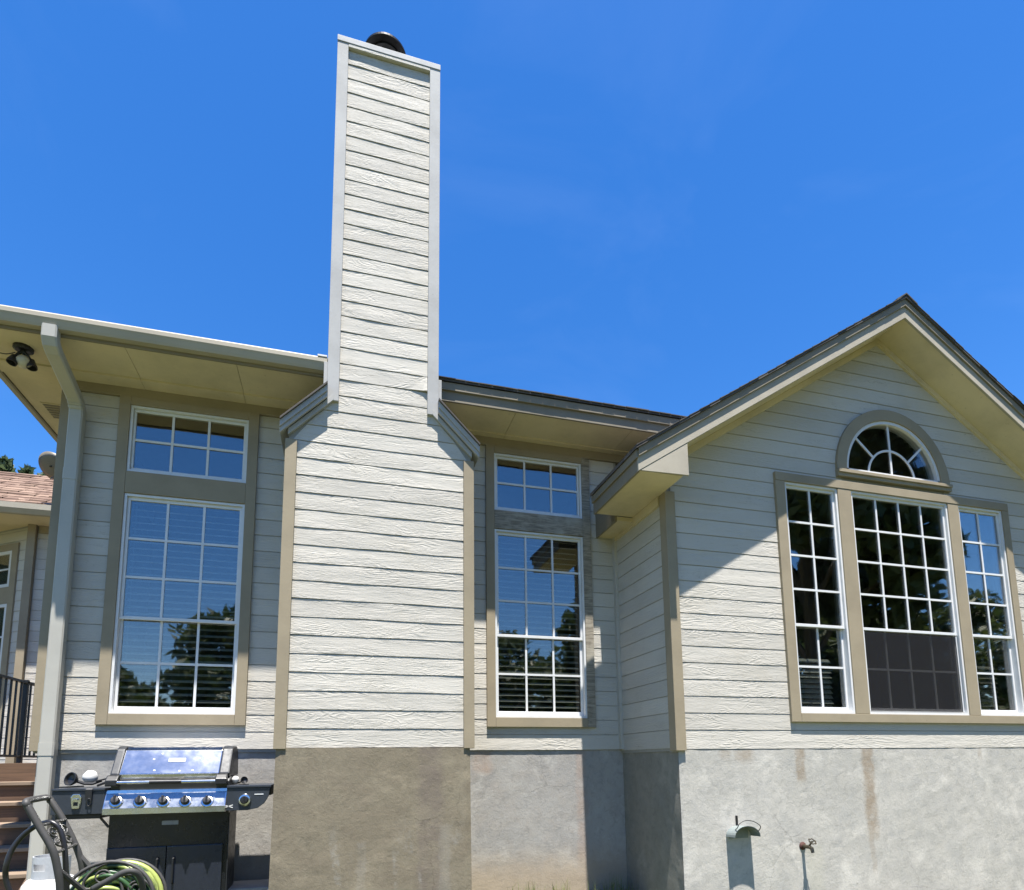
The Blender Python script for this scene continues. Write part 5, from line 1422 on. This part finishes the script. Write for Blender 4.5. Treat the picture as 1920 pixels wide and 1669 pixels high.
for _ in range(9000):
    x = rng.uniform(-3.5, 7.5); y = rng.uniform(2.6, 5.6)
    if y > (DC-0.05 if -0.5 < x < 1.1 else DG-0.05 if x > 2.7 else DM-0.05): continue
    blade(x, y, rng.uniform(0.025, 0.07), rng.uniform(0.005, 0.03), rng.uniform(0.0012, 0.0025))
gr = link_mesh('grass', v, f, gm); tag(gr, 'grass growing along the foot of the foundation', None, None, 'stuff')

# ------------------------------------------------------------------ trees
bark = simple_mat('bark', (0.10, 0.075, 0.05), 0.9, 0, 0.6, 18, 0.4)
def tree(x, y, h, cr_, label, lm, conifer=False, n_leaf=5200, leaf=0.16, trunk=0.22, group=None, seed=1, squash=0.75):
    rg_ = random.Random(seed)
    z0 = ground_z(x, y)
    t = tag(empty('tree', (x, y, z0)), label, 'tree', group)
    limbs = []
    mb = MB()
    if conifer:
        mb.tube([(x, y, z0-0.1), (x+0.05, y, z0+h*0.5), (x, y, z0+h*0.97)], [trunk, trunk*0.55, 0.02], 8)
    else:
        top = Vector((x+rg_.uniform(-.4, .4), y+rg_.uniform(-.4, .4), z0+h*0.62))
        mb.tube([(x, y, z0-0.1), (x+0.1, y, z0+h*0.25), top], [trunk, trunk*0.75, trunk*0.3], 8)
        for k in range(9):
            a = 6.28*k/9+rg_.uniform(-.3, .3); zz = h*rg_.uniform(0.25, 0.55)
            s = Vector((x, y, z0+zz)); e = s+Vector((math.cos(a)*cr_*0.75, math.sin(a)*cr_*0.75, h*rg_.uniform(0.1, 0.32)))
            mid_ = s.lerp(e, 0.5)+Vector((0, 0, h*0.03)); mb.tube([s, mid_, e], [trunk*0.4, trunk*0.25, 0.02], 6); limbs.append(e)
    mb.build('trunk', bark, t)
    v, f = [], []
    def leaf_q(c, s, up=0.0):
        d1 = Vector((rg_.gauss(0, 1), rg_.gauss(0, 1), rg_.gauss(0, 1)+up)).normalized(); d2 = d1.cross(Vector((rg_.gauss(0, 1), rg_.gauss(0, 1), rg_.gauss(0, 1)))).normalized()
        b = len(v); v.extend([c-d1*s, c+d2*s*0.42, c+d1*s, c-d2*s*0.42]); f.append((b, b+1, b+2, b+3))
    if conifer:
        for _ in range(n_leaf):
            q = rg_.random()**0.75; zz = h*(1-q*0.85)
            rr = cr_*(q**0.8)*(0.75+0.35*math.sin(zz*5.0+rg_.uniform(-.5, .5)))
            a = rg_.uniform(0, 6.28); r_ = rr*math.sqrt(rg_.uniform(0.15, 1.0))
            leaf_q(Vector((x+r_*math.cos(a), y+r_*math.sin(a), z0+zz+rg_.uniform(-.15, .15))), leaf*rg_.uniform(0.5, 1.3), 0.9)
    else:
        cl = []
        for _ in range(34):
            a = rg_.uniform(0, 6.28); uu = rg_.uniform(-0.75, 1); r_ = cr_*math.sqrt(1-min(1, uu*uu))*rg_.uniform(0.45, 0.95)
            cl.append((Vector((x+r_*math.cos(a), y+r_*math.sin(a), z0+h*0.62+uu*h*0.36*squash/0.75)), cr_*rg_.uniform(0.18, 0.36)))
        cl += [(e, cr_*0.25) for e in limbs]
        for i in range(n_leaf):
            c_, r_ = cl[i % len(cl)]
            o_ = Vector((rg_.gauss(0, 1), rg_.gauss(0, 1), rg_.gauss(0, 0.8))).normalized()*r_*rg_.random()**0.4
            leaf_q(c_+o_, leaf*rg_.uniform(0.6, 1.4))
    link_mesh('crown', v, f, lm, t)
lm1 = leaf_mat('oak_leaf', (0.045, 0.075, 0.022), (0.09, 0.12, 0.035))
lm2 = leaf_mat('cedar_leaf', (0.06, 0.09, 0.045), (0.11, 0.145, 0.07))
grp = 'trees behind the back wing'
for k, (px, py, Y, cr_, lb) in enumerate(((10, 866, 25.0, 2.4, 'dark cedar tree at the left edge, tallest above the back wing roof'), (52, 884, 27.0, 2.2, 'dark cedar tree in the middle above the back wing roof'), (94, 886, 26.0, 2.2, 'dark cedar tree behind the satellite dish'), (-60, 872, 26.0, 2.4, 'dark cedar tree just outside the left edge of the picture'), (140, 880, 27.0, 2.2, 'dark cedar tree hidden behind the house corner'))):
    p = W(px, py, Y)
    tree(p.x, Y, p.z-ground_z(p.x, Y), cr_, lb, lm2, True, 9000, 0.30, 0.2, grp, 11+k)
gr2 = 'trees behind the camera, seen only in the window glass'
for k, (x, y, h, cr_, nl, lb) in enumerate((
    (13.2, -5.2, 15.0, 3.6, 16000, 'big leafy tree mirrored in the fanlight and the wing windows'),
    (14.8, -18.0, 12.5, 3.8, 9000, 'leafy tree mirrored at the right of the tall window right of the chimney'),
    (33.0, -15.0, 9.5, 5.0, 6000, 'leafy tree mirrored low in the rightmost wing window'),
    (19.6, -12.0, 8.6, 3.4, 6000, 'leafy tree mirrored in the lower panes of the leftmost wing window'),
    (10.0, -25.0, 9.0, 5.0, 8000, 'leafy tree mirrored low in the tall window right of the chimney'),
    (-4.8, -21.0, 8.2, 3.6, 5000, 'leafy tree mirrored in the lower right panes of the left window'),
    (-13.5, 10.9, 9.0, 3.4, 6000, 'unseen leafy tree added to darken the bay windows of the back wing'),  # added out of view so the bay panes reflect something dark
    (-13.0, -26.0, 6.0, 3.6, 4000, 'low leafy tree mirrored in the lower left panes of the left window'))):
    tree(x, y, h, cr_, lb, lm1, False, nl, 0.30, 0.25, gr2, 40+k)
v, f = [], []
rt = random.Random(5)
for k in range(11):
    cx_ = -50 + 11.0*k + rt.uniform(-2, 2); cy_ = -46 + rt.uniform(-5, 5); h = rt.uniform(9.5, 13.0)
    zg = ground_z(cx_, cy_)
    for i in range(6):   # trunk
        a0, a1 = 6.283*i/6, 6.283*(i+1)/6; b = len(v)
        v += [(cx_+0.25*math.cos(a0), cy_+0.25*math.sin(a0), zg-0.1), (cx_+0.25*math.cos(a1), cy_+0.25*math.sin(a1), zg-0.1), (cx_+0.08*math.cos(a1), cy_+0.08*math.sin(a1), zg+h*0.6), (cx_+0.08*math.cos(a0), cy_+0.08*math.sin(a0), zg+h*0.6)]
        f.append((b, b+1, b+2, b+3))
    cl = [(Vector((cx_+rt.gauss(0, 2.4), cy_+rt.gauss(0, 2.4), zg+h*rt.uniform(0.15, 0.9))), rt.uniform(0.9, 1.9)) for _ in range(26)]
    for i in range(3000):
        c_, r_ = cl[i % 26]
        p = c_ + Vector((rt.gauss(0, 1), rt.gauss(0, 1), rt.gauss(0, 0.8))).normalized()*r_*rt.random()**0.4
        d1 = Vector((rt.gauss(0, 1), rt.gauss(0, 1), rt.gauss(0, 1))).normalized(); d2 = d1.cross(Vector((rt.gauss(0, 1), rt.gauss(0, 1), rt.gauss(0, 1)))).normalized()
        b = len(v); s_ = rt.uniform(0.3, 0.65); v += [p-d1*s_, p+d2*s_*0.45, p+d1*s_, p-d2*s_*0.45]; f.append((b, b+1, b+2, b+3))
tag(link_mesh('far_wood', v, f, lm1), 'far line of trees across the lawn, mirrored low in the window glass', None, None, 'stuff')
